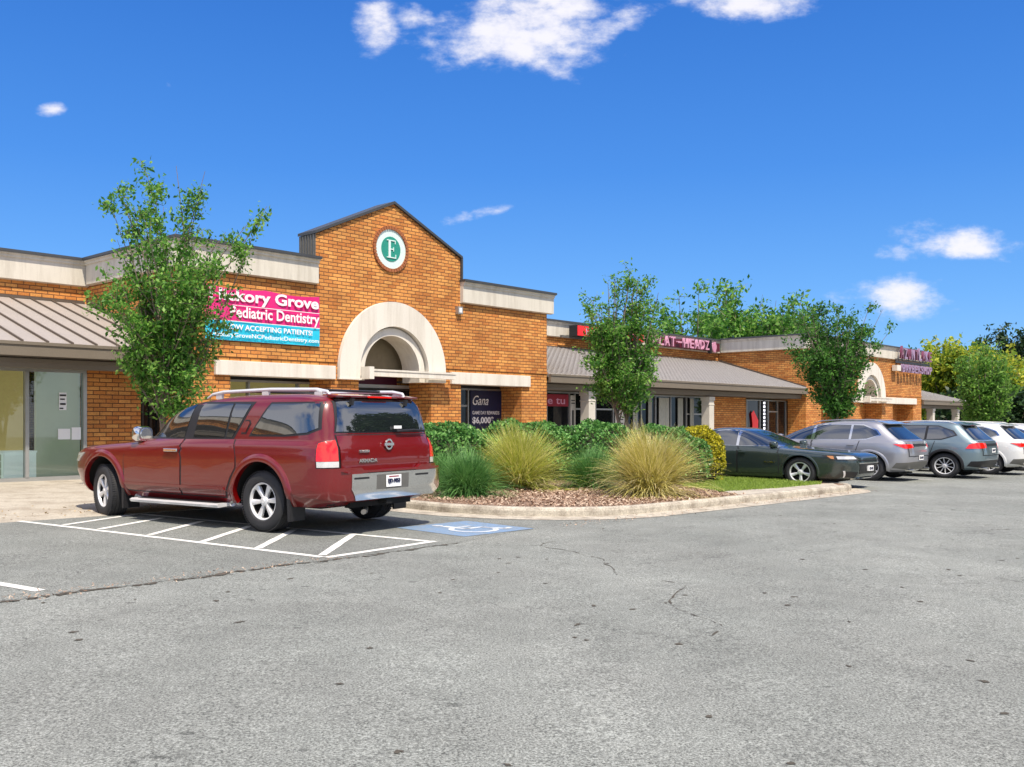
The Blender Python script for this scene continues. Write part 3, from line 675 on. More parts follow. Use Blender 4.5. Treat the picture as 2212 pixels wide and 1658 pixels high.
# medallion with letter E
mc = (17.3, 6.25)
b = MB(); n = 40
for i in range(n):
    a0, a1 = 2*math.pi*(i+.08)/n, 2*math.pi*(i+.92)/n; ri, ro = .545, .64
    b.prism([(mc[0]+ri*math.cos(a0), mc[1]+ri*math.sin(a0)), (mc[0]+ro*math.cos(a0), mc[1]+ro*math.sin(a0)), (mc[0]+ro*math.cos(a1), mc[1]+ro*math.sin(a1)), (mc[0]+ri*math.cos(a1), mc[1]+ri*math.sin(a1))], 'y', Dc-.05, Dc+.02)
ringo = b.build('brick_medallion_ring', M['rowlock'], bld)
b = MB(); b.lathe([(0, Dc-.012), (.545, Dc-.012), (.545, Dc+.01)], 48, 'y', (mc[0], 0, mc[1])); disc = b.build('medallion_disc', M['mint'], ringo)
b = MB(); b.lathe([(0, Dc-.024), (.345, Dc-.024), (.345, Dc+.0)], 48, 'y', (mc[0], 0, mc[1])); b.build('medallion_centre', M['green_med'], ringo)
# serif letter E
b = MB(); ex, ez, k = mc[0]-.16, mc[1]-.25, .5
def eb(x0, x1, z0, z1): b.box(ex+x0*k, ex+x1*k, Dc-.045, Dc-.025, ez+z0*k, ez+z1*k)
eb(.12, .27, .0, 1.0)
for q in ((.0,.12,.0,.05),(.0,.12,.95,1.),(.27,.66,.0,.055),(.27,.62,.945,1.),(.27,.46,.47,.52),(.46,.5,.38,.61),(.58,.62,.80,.945),(.62,.66,.055,.22)): eb(*q)
b.build('letter_e', M['mint'], ringo)
# canopies
canopy(-14, 10.95, .50, 0, 0)
canopy(24.1, 43.45, .27, .21, -.05)
canopy(59.4, 68.6, .27, .21, -.35, hip=True)
# columns
for s_, dz in ((2.2, 0), (26.73, -.06), (34.93, -.1), (62.07, -.35), (66.9, -.35)):
    b = MB(); b.box(s_-.19, s_+.19, 20.36, 20.74, -.6, 2.42+dz); b.box(s_-.225, s_+.225, 20.33, 20.77, 2.42+dz, 2.572+dz); b.box(s_-.21, s_+.21, 20.345, 20.755, 2.22+dz, 2.26+dz)
    bevel(b.build('column', M['column'], bld), .01)
# storefront plane
def wall_seg(s0, s1, z0=-.6, z1=2.79, mat='brick', name='storefront_brick', D=Dr): b = MB(); b.box(s0, s1, D, D+.2, z0, z1); return b.build(name, M[mat], bld)
def storefront(s0, s1, z0, z1, mull, trans=(), door=None, fr='alum', gl='glass', D=Dr, fw=.05):
    b = MB(); b.box(s0, s1, D-.02, D+.08, z1-fw*1.1, z1); b.box(s0, s1, D-.02, D+.08, z0, z0+fw*1.6)
    xs = [s0+fw/2] + list(mull) + [s1-fw/2]
    for x in xs: b.box(x-fw/2, x+fw/2, D-.035, D+.095, z0+fw*1.6+.001, z1-fw*1.1-.001)
    for x0, x1, zt in trans: b.box(x0+fw/2+.001, x1-fw/2-.001, D-.01, D+.07, zt-fw*.6, zt+fw*.6)
    o = b.build('storefront_frame', M[fr], bld)
    for i in range(len(xs)-1):
        p = MB(); p.box(xs[i]+fw/2, xs[i+1]-fw/2, D+.02, D+.032, z0+.08, z1-.05); p.build('window_pane', M[gl], o)
    return o
# left shop
storefront(3.0, 9.29, .16, 2.62, [4.6, 6.4, 8.03], door=None, fw=.075)
wall_seg(9.30, 10.55); wall_seg(-14, 2.99); storefront(10.56, 10.99, .16, 2.62, [10.78], fr='dkframe', gl='dkglass')
b = MB(); b.box(3.0, 9.3, Dr-.10, Dr+.1, -.6, .158); b.build('storefront_sill', M['concrete'], bld)
b = MB(); b.box(3, 9.3, Dr+.0, Dr+.1, 2.625, 2.79); b.build('storefront_header', M['dkframe'], bld)
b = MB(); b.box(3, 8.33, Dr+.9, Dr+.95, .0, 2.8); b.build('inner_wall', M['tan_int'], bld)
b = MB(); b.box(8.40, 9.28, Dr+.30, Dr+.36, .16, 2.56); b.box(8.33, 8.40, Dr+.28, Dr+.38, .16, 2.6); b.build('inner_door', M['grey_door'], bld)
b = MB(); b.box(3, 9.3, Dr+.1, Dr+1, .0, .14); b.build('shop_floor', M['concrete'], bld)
def note(label, s0, s1, z0, z1, D=Dr-.001, mat='paper'):
    b = MB(); b.box(s0, s1, D, D+.006, z0, z1)
    o = b.build('notice', M[mat]); o.rotation_euler = (0,0,PHI); return tag(o, label, 'notice')
n1_ = note('printed notice of stacked dark and white lines taped high on the left shop door glass', 8.70, 8.86, 1.72, 2.10)
b = MB()
for q in ((.01,.15,.30,.34),(.02,.12,.22,.25),(.02,.14,.11,.15),(.01,.09,.02,.05)): b.box(8.70+q[0], 8.70+q[1], Dr-.006, Dr-.002, 1.72+q[2], 1.72+q[3])
b.build('printed_lines', M['dkframe'], n1_)
note('left of two white papers taped side by side on the left shop door', 8.68, 8.94, 1.08, 1.31)
note('right of two white papers taped side by side on the left shop door', 8.97, 9.17, 1.07, 1.34)
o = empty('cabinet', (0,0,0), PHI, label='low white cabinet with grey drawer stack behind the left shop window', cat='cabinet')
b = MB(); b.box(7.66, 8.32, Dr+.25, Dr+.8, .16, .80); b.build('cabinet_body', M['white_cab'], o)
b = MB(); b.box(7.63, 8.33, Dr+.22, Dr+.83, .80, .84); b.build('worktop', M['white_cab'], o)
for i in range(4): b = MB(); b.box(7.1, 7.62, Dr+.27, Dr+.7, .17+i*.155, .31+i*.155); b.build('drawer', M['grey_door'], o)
# behind the centre block openings
wall_seg(11.31, 12.6); storefront(12.62, 15.9, .16, 2.52, [13.4, 14.9], fr='alum'); wall_seg(12.6, 15.92, 2.521, 2.62, 'dkframe', 'storefront_header'); wall_seg(12.6, 15.92, -.6, .158, 'brick')
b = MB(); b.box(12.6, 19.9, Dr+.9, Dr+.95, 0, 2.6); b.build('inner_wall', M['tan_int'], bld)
wall_seg(15.93, 16.6); storefront(16.62, 19.3, .16, 2.42, [18.0], fr='dkframe', gl='dkglass'); wall_seg(16.6, 19.32, 2.421, 2.52, 'alum', 'storefront_header')
wall_seg(16.6, 18.7, 2.53, 3.1, 'maroon', 'storefront_header', D=Dr+.4)
wall_seg(18.7, 19.9, 2.53, 3.4, 'brick', D=Dr+.35); wall_seg(19.33, 20.9)
storefront(20.92, 22.95, .16, 2.50, [21.3], trans=[(20.92, 21.3, 1.95)], fr='alum', gl='dkglass'); wall_seg(20.9, 22.96, 2.501, 2.62, 'dkframe', 'storefront_header'); wall_seg(22.97, 23.7)
# middle row of shops
zt = 2.50
storefront(24.3, 27.9, .1, zt, [25.15+1.6*0, 26.4, 26.72], trans=[(26.72, 27.9, 1.9)], fr='alum', gl='dkglass')
storefront(27.92, 35.6, .1, zt, [29.05, 29.75, 30.9, 31.9, 33.0, 34.2], trans=[(27.92, 29.05, 1.9), (34.2, 35.6, 1.75)], fr='alum', gl='dkglass')
wall_seg(35.62, 39.3); storefront(39.32, 43.3, .0, zt-.05, [40.6, 41.4, 42.4], trans=[(41.4, 42.4, 1.9)], fr='alum', gl='dkglass')
wall_seg(23.71, 43.49, zt+.001, 2.75, 'fascia', 'storefront_header'); wall_seg(24.3, 43.49, -.6, .09, 'brick')
def cloth(s0, s1, z0, z1, mat, label, D=Dr-.045, n=18):
    b = MB(); pts = []
    for i in range(n+1):
        s = s0+(s1-s0)*i/n; pts.append((s, D+.02*math.sin(i*1.9)))
    b.add([(p[0], p[1], z0) for p in pts]+[(p[0], p[1], z1) for p in pts], [(i, i+1, n+2+i, n+1+i) for i in range(n)])
    b.add([(p[0], p[1]+.012, z0) for p in pts]+[(p[0], p[1]+.012, z1) for p in pts], [(i, n+1+i, n+2+i, i+1) for i in range(n)])
    o = b.build('curtain', mat, smooth=True); o.rotation_euler = (0,0,PHI); return tag(o, label, 'curtain', 'pale curtains in the shop windows')
M['curtain'] = simple('pale_curtain', (.40, .40, .35), .85, var=.15)
for i, (a, c) in enumerate(((30.3, 30.62), (31.35, 31.6), (32.1, 32.85), (33.5, 33.9), (34.45, 34.75))):
    cloth(a, c, .2, 2.40, M['curtain'], ['narrow pale curtain right of the tree trunk in the middle shop window', 'thin pale curtain second right of the trunk in the middle shop window', 'widest pale curtain in the middle shop window', 'pale curtain between the widest curtain and the glazed door', 'pale curtain beside the glazed door left of the right-hand column'][i])
def sign_panel(name, label, s0, s1, z0, z1, mat, D, dep=.02, cat='sign'):
    o = empty(name, (0,0,0), PHI, label=label, cat=cat)
    b = MB(); b.box(s0, s1, D-dep, D, z0, z1); b.build('panel', M[mat], o); return o
# navy poster in window
o = sign_panel('window_poster', 'navy blue window poster with white script and a price, right opening of the gabled block', 21.36, 22.86, 1.20, 2.44, 'navy', Dr-.045, cat='poster')
text_obj('lettering', 'Gana', 21.46, Dr-.066, 1.98, .72, .30, M['white'], o, .003, .0, shear=.4)
text_obj('lettering', 'GAME DAY REWARDS', 21.44, Dr-.066, 1.68, 1.25, .11, M['white'], o, .003, .01)
text_obj('lettering', '$6,000*', 21.44, Dr-.066, 1.36, .98, .25, M['white'], o, .003, .03)
o = sign_panel('window_poster', 'dark red window banner with pale letters at the top of the first middle shop window', 24.4, 26.3, 1.98, 2.40, 'poster_red', Dr-.045, cat='poster')
text_obj('lettering', 'tale tu', 24.5, Dr-.066, 2.06, 1.6, .26, M['pink_ltr'], o, .003, .01)
o = sign_panel('window_poster', 'tall cream window panel with red emblems left of the tree trunk', 29.12, 29.7, .4, 2.35, 'column', Dr-.045, cat='poster')
b = MB()
for zc in (.95, 2.05): b.lathe([(.10, Dr-.072), (.19, Dr-.072), (.19, Dr-.066)], 20, 'y', (29.41, 0, zc))
b.build('red_emblem', M['poster_red'], o)
b = MB(); b.box(29.2, 29.62, Dr-.07, Dr-.066, 1.35, 1.39); b.box(29.2, 29.62, Dr-.07, Dr-.066, 1.5, 1.54); b.build('dark_bar', M['dkframe'], o)
o = sign_panel('window_poster', 'cream window panel with dark bars between the red banner and the glazed door', 26.42, 26.70, .4, 2.38, 'column', Dr-.045, cat='poster')
b = MB(); b.box(26.46, 26.66, Dr-.07, Dr-.066, 2.18, 2.22); b.box(26.46, 26.66, Dr-.07, Dr-.066, 2.08, 2.12); b.box(26.5, 26.6, Dr-.07, Dr-.066, 1.3, 1.85); b.build('dark_bar', M['dkframe'], o)
# vertical LED strip and red chair-shaped poster in the dark shop
o = empty('led_strip', (0,0,0), PHI, label='vertical dashed white light strip in the dark shop window beside the far block', cat='light')
for i in range(11): b = MB(); b.box(40.92, 41.06, Dr-.06, Dr-.04, .55+i*.17, .65+i*.17); b.build('light_segment', M['led'], o)
b = MB(); b.box(41.0-.09, 41.0+.09, Dr-.04, Dr-.037, .5, 2.42); b.build('backing', M['black'], o)
o = empty('window_poster', (0,0,0), PHI, label='red figure-shaped sticker low in the dark shop window beside the light strip', cat='poster')
b = MB(); b.prism([(39.8,.75),(40.35,.75),(40.4,1.5),(40.15,1.75),(39.95,1.95),(39.75,1.8),(39.85,1.3)], 'y', Dr-.05, Dr-.04); b.build('panel', M['red_sign'], o)
# banner hanging on the wall
o = empty('banner', (0,0,0), PHI, label='pink and cyan vinyl dentistry banner hung on the brick wall left of the gable', cat='banner')
def wavy(s0, s1, z0, z1, D, mat, name, amp=.02):
    b = MB(); nx, nz = 40, 12; vs = []
    for j in range(nz+1):
        for i in range(nx+1):
            s = s0+(s1-s0)*i/nx; t = (z0+(z1-z0)*j/nz-3.4)/1.27
            e = math.exp(-((s-13.35-(.55-t*.5))**2)/.01)
            d = D - amp*(math.sin(s*5+t*3)*.4+.6*math.sin(s*2.3-t*5)) - .018*e
            zz = z0+(z1-z0)*j/nz
            if t > .95: zz -= .05*abs(math.sin((s-11.6)/(3.25)*math.pi*2))
            vs.append((s, d, zz))
    m = nx+1
    b.add(vs, [(j*m+i, j*m+i+1, (j+1)*m+i+1, (j+1)*m+i) for j in range(nz) for i in range(nx)])
    return b.build(name, mat, o, smooth=True, ang=80)
bn1 = wavy(11.6, 14.85, 3.86, 4.68, Dc-.06, M['pink'], 'pink_panel'); bn2 = wavy(11.6, 14.85, 3.40, 3.86, Dc-.06, M['cyan'], 'cyan_panel')
text_obj('lettering', 'Hickory Grove', 11.70, Dc-.10, 4.26, 3.10, .37, M['white'], o, .004, .03)
text_obj('lettering', 'Pediatric Dentistry', 12.24, Dc-.10, 3.875, 2.58, .35, M['white'], o, .004, .02)
text_obj('lettering', 'NOW ACCEPTING PATIENTS!', 12.1, Dc-.10, 3.66, 2.50, .13, M['white'], o, .004, .02)
text_obj('lettering', 'HickoryGroveNCPediatricDentistry.com', 11.75, Dc-.10, 3.45, 3.05, .135, M['white'], o, .004, .01)
b = MB(); b.box(12.3, 14.82, Dc-.102, Dc-.098, 4.235, 4.25); b.build('rule_line', M['white'], o)
b = MB(); b.box(11.62, 14.84, Dc-.098, Dc-.094, 3.855, 3.87); b.build('rule_line', M['white'], o)
# wall box light
o = empty('wall_light', (0,0,0), PHI, label='small grey box light fixed to the brick right of the white arch', cat='light')
b = MB(); b.box(19.83, 20.02, Dc-.12, Dc, 4.66, 4.88); b.build('housing', M['alum'], o)
b = MB(); b.box(19.87, 19.98, Dc-.13, Dc-.121, 4.70, 4.84); b.build('lens', M['white'], o)
# red box sign
o = empty('shop_sign', (0,0,0), PHI, label='red lit box sign on the parapet beside the gabled block, partly behind the tree', cat='sign')
b = MB(); b.box(30.75, 35.6, Du-.75, Du-.34, 4.97, 5.42); b.build('sign_box', M['black'], o)
b = MB(); b.box(30.78, 35.57, Du-.775, Du-.752, 4.99, 5.40); b.build('sign_face', M['red_sign'], o)
b = MB(); b.box(30.3, 35.9, Du-.34, Du-.22, 4.90, 5.0); b.build('raceway', M['gable_metal'], o)
text_obj('lettering', 'EXTRA MART', 31.3, Du-.79, 5.05, 3.9, .27, M['pink_ltr'], o, .012, .0)
# HEADZ sign
o = empty('shop_sign', (0,0,0), PHI, label='pale pink channel letters reading HEADZ on a dark parapet raceway right of the tree', cat='sign')
b = MB(); b.box(36.6, 43.1, Du-.30, Du-.2, 4.98, 5.40); b.build('raceway', M['maroon'], o)
for w_, s_, ww in (('-', 38.9, .35), ('H', 39.45, .42), ('E', 40.0, .36), ('A', 40.45, .44), ('D', 40.97, .40), ('Z', 41.45, .36)):
    text_obj('letter', w_, s_, Du-.36, 5.0 if w_ != '-' else 5.2, ww, .46 if w_ != '-' else .07, M['pink_ltr'], o, .1, .02)
for i, ch in enumerate('FLAT'): text_obj('letter', ch, 36.8+i*.5, Du-.36, 5.0, .4, .46, M['pink_ltr'], o, .1, .02)
b = MB(); b.box(41.9, 42.05, Du-.46, Du-.3, 4.85, 5.5); b.build('sign_post', M['black'], o)
b = MB(); b.lathe([(0, Du-.40), (.22, Du-.40), (.22, Du-.3)], 24, 'y', (42.4, 0, 5.2)); b.box(42.3, 42.38, Du-.42, Du-.40, 4.92, 5.45); b.box(42.44, 42.52, Du-.42, Du-.40, 4.92, 5.45); b.build('emblem', M['pink_ltr'], o)
# far two-line sign
o = empty('shop_sign', (0,0,0), PHI, label='two rows of deep white and purple channel letters on the far block parapet', cat='sign')
M['lilac'] = simple('lilac_letter', (.30, .20, .32), .4, var=.2); M['plum'] = simple('plum_letter', (.20, .05, .10), .4, var=.2)
for i, ch in enumerate('AZUNTLAKE'):
    text_obj('letter', ch, 54.9+i*.58, Dc-.29, 5.02, .46, .72 if i in (0, 5) else .6, M['lilac'] if i % 2 else M['plum'], o, .12, .02)
for i, ch in enumerate('BARBERSHOP'):
    text_obj('letter', ch, 55.2+i*.5, Dc-.27, 4.25, .4, .46, M['lilac'], o, .12, .02)
b = MB(); b.box(54.5, 60.1, Dc-.24, Dc-.215, 4.94, 5.0); b.box(54.5, 60.1, Dc-.24, Dc-.215, 4.75, 4.90); b.build('raceway', M['black'], o)
b = MB(); b.box(54.4, 55.0, Dc-.36, Dc-.08, 4.3, 4.62); b.build('cabinet_box', M['stucco_white'], o)
# far block openings
for a, c in ((45.2, 48.5), (49.9, 53.1), (54.7, 58.0)):
    wall_seg(a+.9, c+.6, -.6, 2.46); 
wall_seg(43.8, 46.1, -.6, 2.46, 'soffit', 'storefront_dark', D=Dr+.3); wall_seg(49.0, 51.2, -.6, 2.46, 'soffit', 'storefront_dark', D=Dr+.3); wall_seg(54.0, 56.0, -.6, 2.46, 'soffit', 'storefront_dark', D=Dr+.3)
# ================================================================ VEHICLES
def catmull(tab, n=90):
    tab = np.array(tab, float); m = len(tab); out = []
    # arc-like parameter so that crowded levels get samples too
    d = np.concatenate([[0], np.cumsum(np.maximum(.04, np.sqrt(((np.diff(tab[:, :3], axis=0)*np.array([1, .35, .35]))**2).sum(1))))]); t = np.linspace(0, d[-1], n)
    for k in range(tab.shape[1]):
        y = tab[:, k]; h = np.diff(d); dl = np.diff(y)/h; g = np.zeros(m)
        for i in range(1, m-1):
            if dl[i-1]*dl[i] > 0: g[i] = 2*dl[i-1]*dl[i]/(dl[i-1]+dl[i])
        g[0] = dl[0]; g[-1] = dl[-1]
        j = np.clip(np.searchsorted(d, t, 'right')-1, 0, m-2); u = (t-d[j])/h[j]
        out.append((2*u**3-3*u**2+1)*y[j]+(u**3-2*u**2+u)*h[j]*g[j]+(-2*u**3+3*u**2)*y[j+1]+(u**3-u**2)*h[j]*g[j+1])
    return np.array(out).T
class Shape:
    def __init__(s, tab, xm): s.L = catmull(tab); s.xm = xm; s.z = s.L[:, 0]
    def at(s, z): return [float(np.interp(z, s.z, s.L[:, k])) for k in range(1, 6)]
    def P(s, q, z, lv=None):
        xf, xr, Wd, af, ar = lv if lv is not None else s.at(z)
        c, n_ = math.cos(q), math.sin(q); a = af if c > 0 else ar
        r = (abs(c)**a+abs(n_)**a)**(-1/a)
        return Vector((s.xm+r*c*((xf-s.xm) if c > 0 else (s.xm-xr)), Wd*r*n_, z))
    def q(s, kind, v, z):
        xf, xr, Wd, af, ar = s.at(z)
        if kind == 's':
            x = v-s.xm; L_ = (xf-s.xm) if x > 0 else (s.xm-xr); a = af if x > 0 else ar
            e = max(-.9999, min(.9999, x/L_)); n_ = (1-abs(e)**a)**(1/a); return math.atan2(n_, e)
        e = max(-.9999, min(.9999, v/Wd)); a = ar if kind == 'r' else af; x = (1-abs(e)**a)**(1/a)
        if kind == 'r':
            t = math.atan2(e, -x); return t if t >= 0 else t+2*math.pi
        return math.atan2(e, x)
    def side(s, x, z, off=0):
        q = s.q('s', x, z); return s.off(q, z, off)
    def off(s, q, z, o):
        p = s.P(q, z)
        if not o: return p
        a = s.P(q+.01, z)-s.P(q-.01, z); z0, z1 = max(s.z[0], z-.01), min(s.z[-1], z+.01); b = s.P(q, z1)-s.P(q, z0)
        n = a.cross(b).normalized(); return p+n*o
def patch(S, verts, off, mat, name, parent, sg=1, thick=.015, dq=.055, dz=.06):
    pts = []
    m = len(verts)
    for i in range(m):
        k0, v0, z0 = verts[i]; k1, v1, z1 = verts[(i+1) % m]
        if k0 == k1:
            for j in range(6):
                t = j/6; zz = z0+(z1-z0)*t; pts.append((S.q(k0, v0+(v1-v0)*t, zz), zz))
        else:
            qa, qb = S.q(k0, v0, z0), S.q(k1, v1, z1)
            for j in range(6): t = j/6; pts.append((qa+(qb-qa)*t, z0+(z1-z0)*t))
    bm = bmesh.new(); vs = [bm.verts.new((q, z, 0)) for q, z in pts]; bm.faces.new(vs)
    qs = [p[0] for p in pts]; zs = [p[1] for p in pts]
    def cuts(lo, hi, d): n = max(1, int((hi-lo)/d)); return [lo+(hi-lo)*i/n for i in range(1, n)]
    for c in cuts(min(qs), max(qs), dq): bmesh.ops.bisect_plane(bm, geom=bm.verts[:]+bm.edges[:]+bm.faces[:], plane_co=(c, 0, 0), plane_no=(1, 0, 0), dist=1e-5)
    for c in cuts(min(zs), max(zs), dz): bmesh.ops.bisect_plane(bm, geom=bm.verts[:]+bm.edges[:]+bm.faces[:], plane_co=(0, c, 0), plane_no=(0, 1, 0), dist=1e-5)
    src = {v: (v.co.x, v.co.y) for v in bm.verts}
    be = [e for e in bm.edges if e.is_boundary]
    low = {}
    for e in be:
        for v in e.verts:
            if v not in low: low[v] = bm.verts.new((0, 0, 0))
    for e in be: bm.faces.new((e.verts[0], e.verts[1], low[e.verts[1]], low[e.verts[0]]))
    for v, (q, z) in src.items():
        o = off(q, z) if callable(off) else off
        v.co = S.off(q, z, o)
        if v in low: low[v].co = S.off(q, z, o-thick)
    bmesh.ops.recalc_face_normals(bm, faces=bm.faces)
    if sg < 0:
        for v in bm.verts: v.co.y *= -1
        bmesh.ops.reverse_faces(bm, faces=bm.faces)
    me = bpy.data.meshes.new(name); bm.to_mesh(me); bm.free()
    # orient outwards
    c = Vector((S.xm, 0, .8)); t = sum(((p.center-c).normalized().dot(p.normal)*p.area for p in me.polygons))
    if t < 0: me.flip_normals()
    for mt in (mat if isinstance(mat, (list, tuple)) else [mat]): me.materials.append(mt)
    me.polygons.foreach_set('use_smooth', [True]*len(me.polygons)); me.set_sharp_from_angle(angle=R(40)); me.update()
    return link(name, me, parent)
def wheel_meshes(Rt, wt, Rr, spokes, style):
    b = MB(); w = wt/2
    pr = [(Rr-.005, -w*.86), (Rr+.012, -w*.97), (Rr+(Rt-Rr)*.45, -w*1.03), (Rt-.035, -w*.96), (Rt-.012, -w*.82), (Rt, -w*.6), (Rt, -w*.42), (Rt-.008, -w*.40), (Rt-.008, -w*.36), (Rt, -w*.34), (Rt, -w*.05), (Rt-.008, -w*.03), (Rt-.008, w*.03), (Rt, w*.05),
          (Rt, w*.34), (Rt-.008, w*.36), (Rt-.008, w*.40), (Rt, w*.42), (Rt, w*.6), (Rt-.012, w*.82), (Rt-.035, w*.96), (Rr+(Rt-Rr)*.45, w*1.03), (Rr+.012, w*.97), (Rr-.005, w*.86)]
    b.lathe(pr, 72, 'y'); 
    n = 72                                                    # tread blocks on both shoulders
    for i in range(n):
        a0, a1 = 2*math.pi*i/n, 2*math.pi*(i+.62)/n
        for y0, y1 in ((-w*.9, -w*.44), (w*.44, w*.9)):
            b.prism([((Rt-.006)*math.cos(a0), (Rt-.006)*math.sin(a0)), ((Rt+.004)*math.cos(a0), (Rt+.004)*math.sin(a0)), ((Rt+.004)*math.cos(a1), (Rt+.004)*math.sin(a1)), ((Rt-.006)*math.cos(a1), (Rt-.006)*math.sin(a1))], 'y', y0, y1)
    ty = b.mesh('tyre', M['tyre'], True, 30)
    b = MB(); f = w*.80                                       # outer face at +y
    b.mat(0).lathe([(Rr, w*.86), (Rr-.012, w*.87), (Rr-.024, w*.80), (Rr-.03, w*.62)], 48, 'y')
    b.mat(1).lathe([(Rr-.03, w*.62), (Rr-.034, w*.45), (Rr-.05, -w*.8)], 48, 'y')
    b.mat(1).lathe([(0, w*.05), (Rr-.04, w*.05)], 36, 'y')
    b.mat(1).lathe([(0, -w*.8), (Rr-.04, -w*.8)], 36, 'y')
    b.mat(0).lathe([(0, f+.004), (.030, f+.004), (.034, f-.004), (.062, f-.012), (.075, f-.05)], 32, 'y')
    R0, R1 = .055, Rr-.02
    for k in range(spokes):
        a = 2*math.pi*k/spokes
        def pt(r, t, y): return (r*math.cos(a)-t*math.sin(a), y, r*math.sin(a)+t*math.cos(a))
        if style == 'wide': secs = [(R0, .020, f-.02), ((R0+R1)*.45, .030, f-.012), (R1*.86, .038, f-.012), (R1, .040, f-.002)]; offs = [0]
        elif style == 'split': secs = [(R0, .012, f-.02), ((R0+R1)*.5, .010, f-.01), (R1, .011, f-.004)]; offs = [-1, 1]
        else: secs = [(R0, .02, f-.02), ((R0+R1)*.5, .016, f-.01), (R1, .02, f-.004)]; offs = [0]
        for sgn in offs:
            vs = []
            for i_, (r, hw, y) in enumerate(secs):
                o_ = sgn*(.012+.10*(r/R1)**1.3*.55) if sgn else 0
                vs += [pt(r, o_-hw, y-.01), pt(r, o_-hw*.55, y), pt(r, o_+hw*.55, y), pt(r, o_+hw, y-.01), pt(r, o_+hw, y-.045), pt(r, o_-hw, y-.045)]
            m = len(secs); fs = []
            for i_ in range(m-1):
                for j in range(6): fs.append((i_*6+j, i_*6+(j+1) % 6, (i_+1)*6+(j+1) % 6, (i_+1)*6+j))
            b.mat(0).add(vs, fs)
    rm = b.mesh('rim', [M['rim'], M['dark']], True, 30)
    return ty, rm
def car(name, label, S, sp, yaw, loc):
    root = empty(name, loc, yaw, label=label, cat=sp['cat'], group=sp.get('group'))
    paint = sp['paint']; xs = sp['axles']; Ra = sp['Ra']; Rt = sp['Rt']; zc = Rt+.02
    # body shell by lofting plan sections
    nq = 160; b = MB(); vs = []
    for lv in S.L:
        for j in range(nq):
            q = 2*math.pi*j/nq; vs.append(S.P(q, lv[0], lv[1:]))
    nl = len(S.L)
    fs = [(i*nq+j, i*nq+(j+1) % nq, (i+1)*nq+(j+1) % nq, (i+1)*nq+j) for i in range(nl-1) for j in range(nq)]
    fs.append(tuple(range(nq-1, -1, -1))); fs.append(tuple((nl-1)*nq+j for j in range(nq)))
    b.add(vs, fs); body = b.build('body', [paint, M['dark']], root)
    cb = MB()
    Wm = max(S.L[:, 3])
    for x in xs:
        for sg in (-1, 1):
            cb.lathe([(0, sg*(Wm-.42)), (Ra, sg*(Wm-.42)), (Ra, sg*(Wm+.3)), (0, sg*(Wm+.3))], 56, 'y', (x, 0, zc))
            cb.add([(x-Ra, sg*(Wm-.42), -.2), (x+Ra, sg*(Wm-.42), -.2), (x+Ra, sg*(Wm+.3), -.2), (x-Ra, sg*(Wm+.3), -.2), (x-Ra, sg*(Wm-.42), zc-.02), (x+Ra, sg*(Wm-.42), zc-.02), (x+Ra, sg*(Wm+.3), zc-.02), (x-Ra, sg*(Wm+.3), zc-.02)],
                   [(0,3,2,1),(4,5,6,7),(0,1,5,4),(1,2,6,5),(2,3,7,6),(3,0,4,7)])
    cme = cb.mesh('cut', [M['dark'], M['dark']]); co = link('cut', cme, root)
    md = body.modifiers.new('b', 'BOOLEAN'); md.object = co; md.operation = 'DIFFERENCE'; md.solver = 'EXACT'; md.use_self = True
    try: md.material_mode = 'TRANSFER'
    except Exception: pass
    bpy.context.view_layer.update(); dg = bpy.context.evaluated_depsgraph_get()
    nm = bpy.data.meshes.new_from_object(body.evaluated_get(dg)); body.modifiers.clear(); body.data = nm
    bpy.data.objects.remove(co)
    for p in nm.polygons:
        if nm.materials[p.material_index] is M['dark']: continue
        c = p.center
        if any(math.hypot(c.x-x, c.z-zc) < Ra-.004 and abs(c.y) > Wm-.43 for x in xs) or (c.z < zc and p.normal.z < -.9):
            for k, m_ in enumerate(nm.materials):
                if m_ is M['dark']: p.material_index = k
    nm.polygons.foreach_set('use_smooth', [True]*len(nm.polygons)); nm.set_sharp_from_angle(angle=R(32)); nm.update()
    # underbody
    u = MB(); zb = S.z[0]; u.box(xs[1]-.55, xs[0]+.5, -Wm*.5, Wm*.5, zb-.07, zb+.05)
    for x in xs: u.tube([(x, -Wm*.75, zc), (x, Wm*.75, zc)], .05, 8)
    u.build('underbody', M['dark'], root)
    # wheels
    ty, rm = wheel_meshes(Rt, sp['tw'], sp['Rr'], sp['spokes'], sp['style'])
    for x in xs:
        for sg in (1, -1):
            w = link('wheel', ty, root); w.location = (x, sg*(sp['yo']-sp['tw']/2), Rt)
            w.rotation_euler = (0, 0, (sp.get('steer', 0) if x == xs[0] else 0)+(0 if sg > 0 else math.pi))
            link('rim', rm, w).rotation_euler = (0, .35 if x > 0 else .1, 0)
    # arch lips
    lp = sp.get('lip', (.07, .02))
    for x in xs:
        for sg in (1, -1):
            vs = []; n = 30; prf = [(Ra-.012, -.05), (Ra-.012, lp[1]*.8), (Ra+lp[0]*.35, lp[1]), (Ra+lp[0]*.8, lp[1]*.55), (Ra+lp[0], -.004)]
            a0, a1 = -14, 194
            for i in range(n+1):
                a = R(a0+(a1-a0)*i/n)
                for r, o_ in prf:
                    xx, zz = x+r*math.cos(a), max(S.z[0]+.01, zc+r*math.sin(a)); p = S.side(xx, zz, o_); vs.append((p.x, sg*p.y, p.z))
            m = len(prf); b = MB(); b.add(vs, [(i*m+j, i*m+j+1, (i+1)*m+j+1, (i+1)*m+j) for i in range(n) for j in range(m-1)])
            b.build('arch_trim', sp.get('lipmat', paint), root, True, 50)
    return root, body
def both(fn):
    for sg in (1, -1): fn(sg)
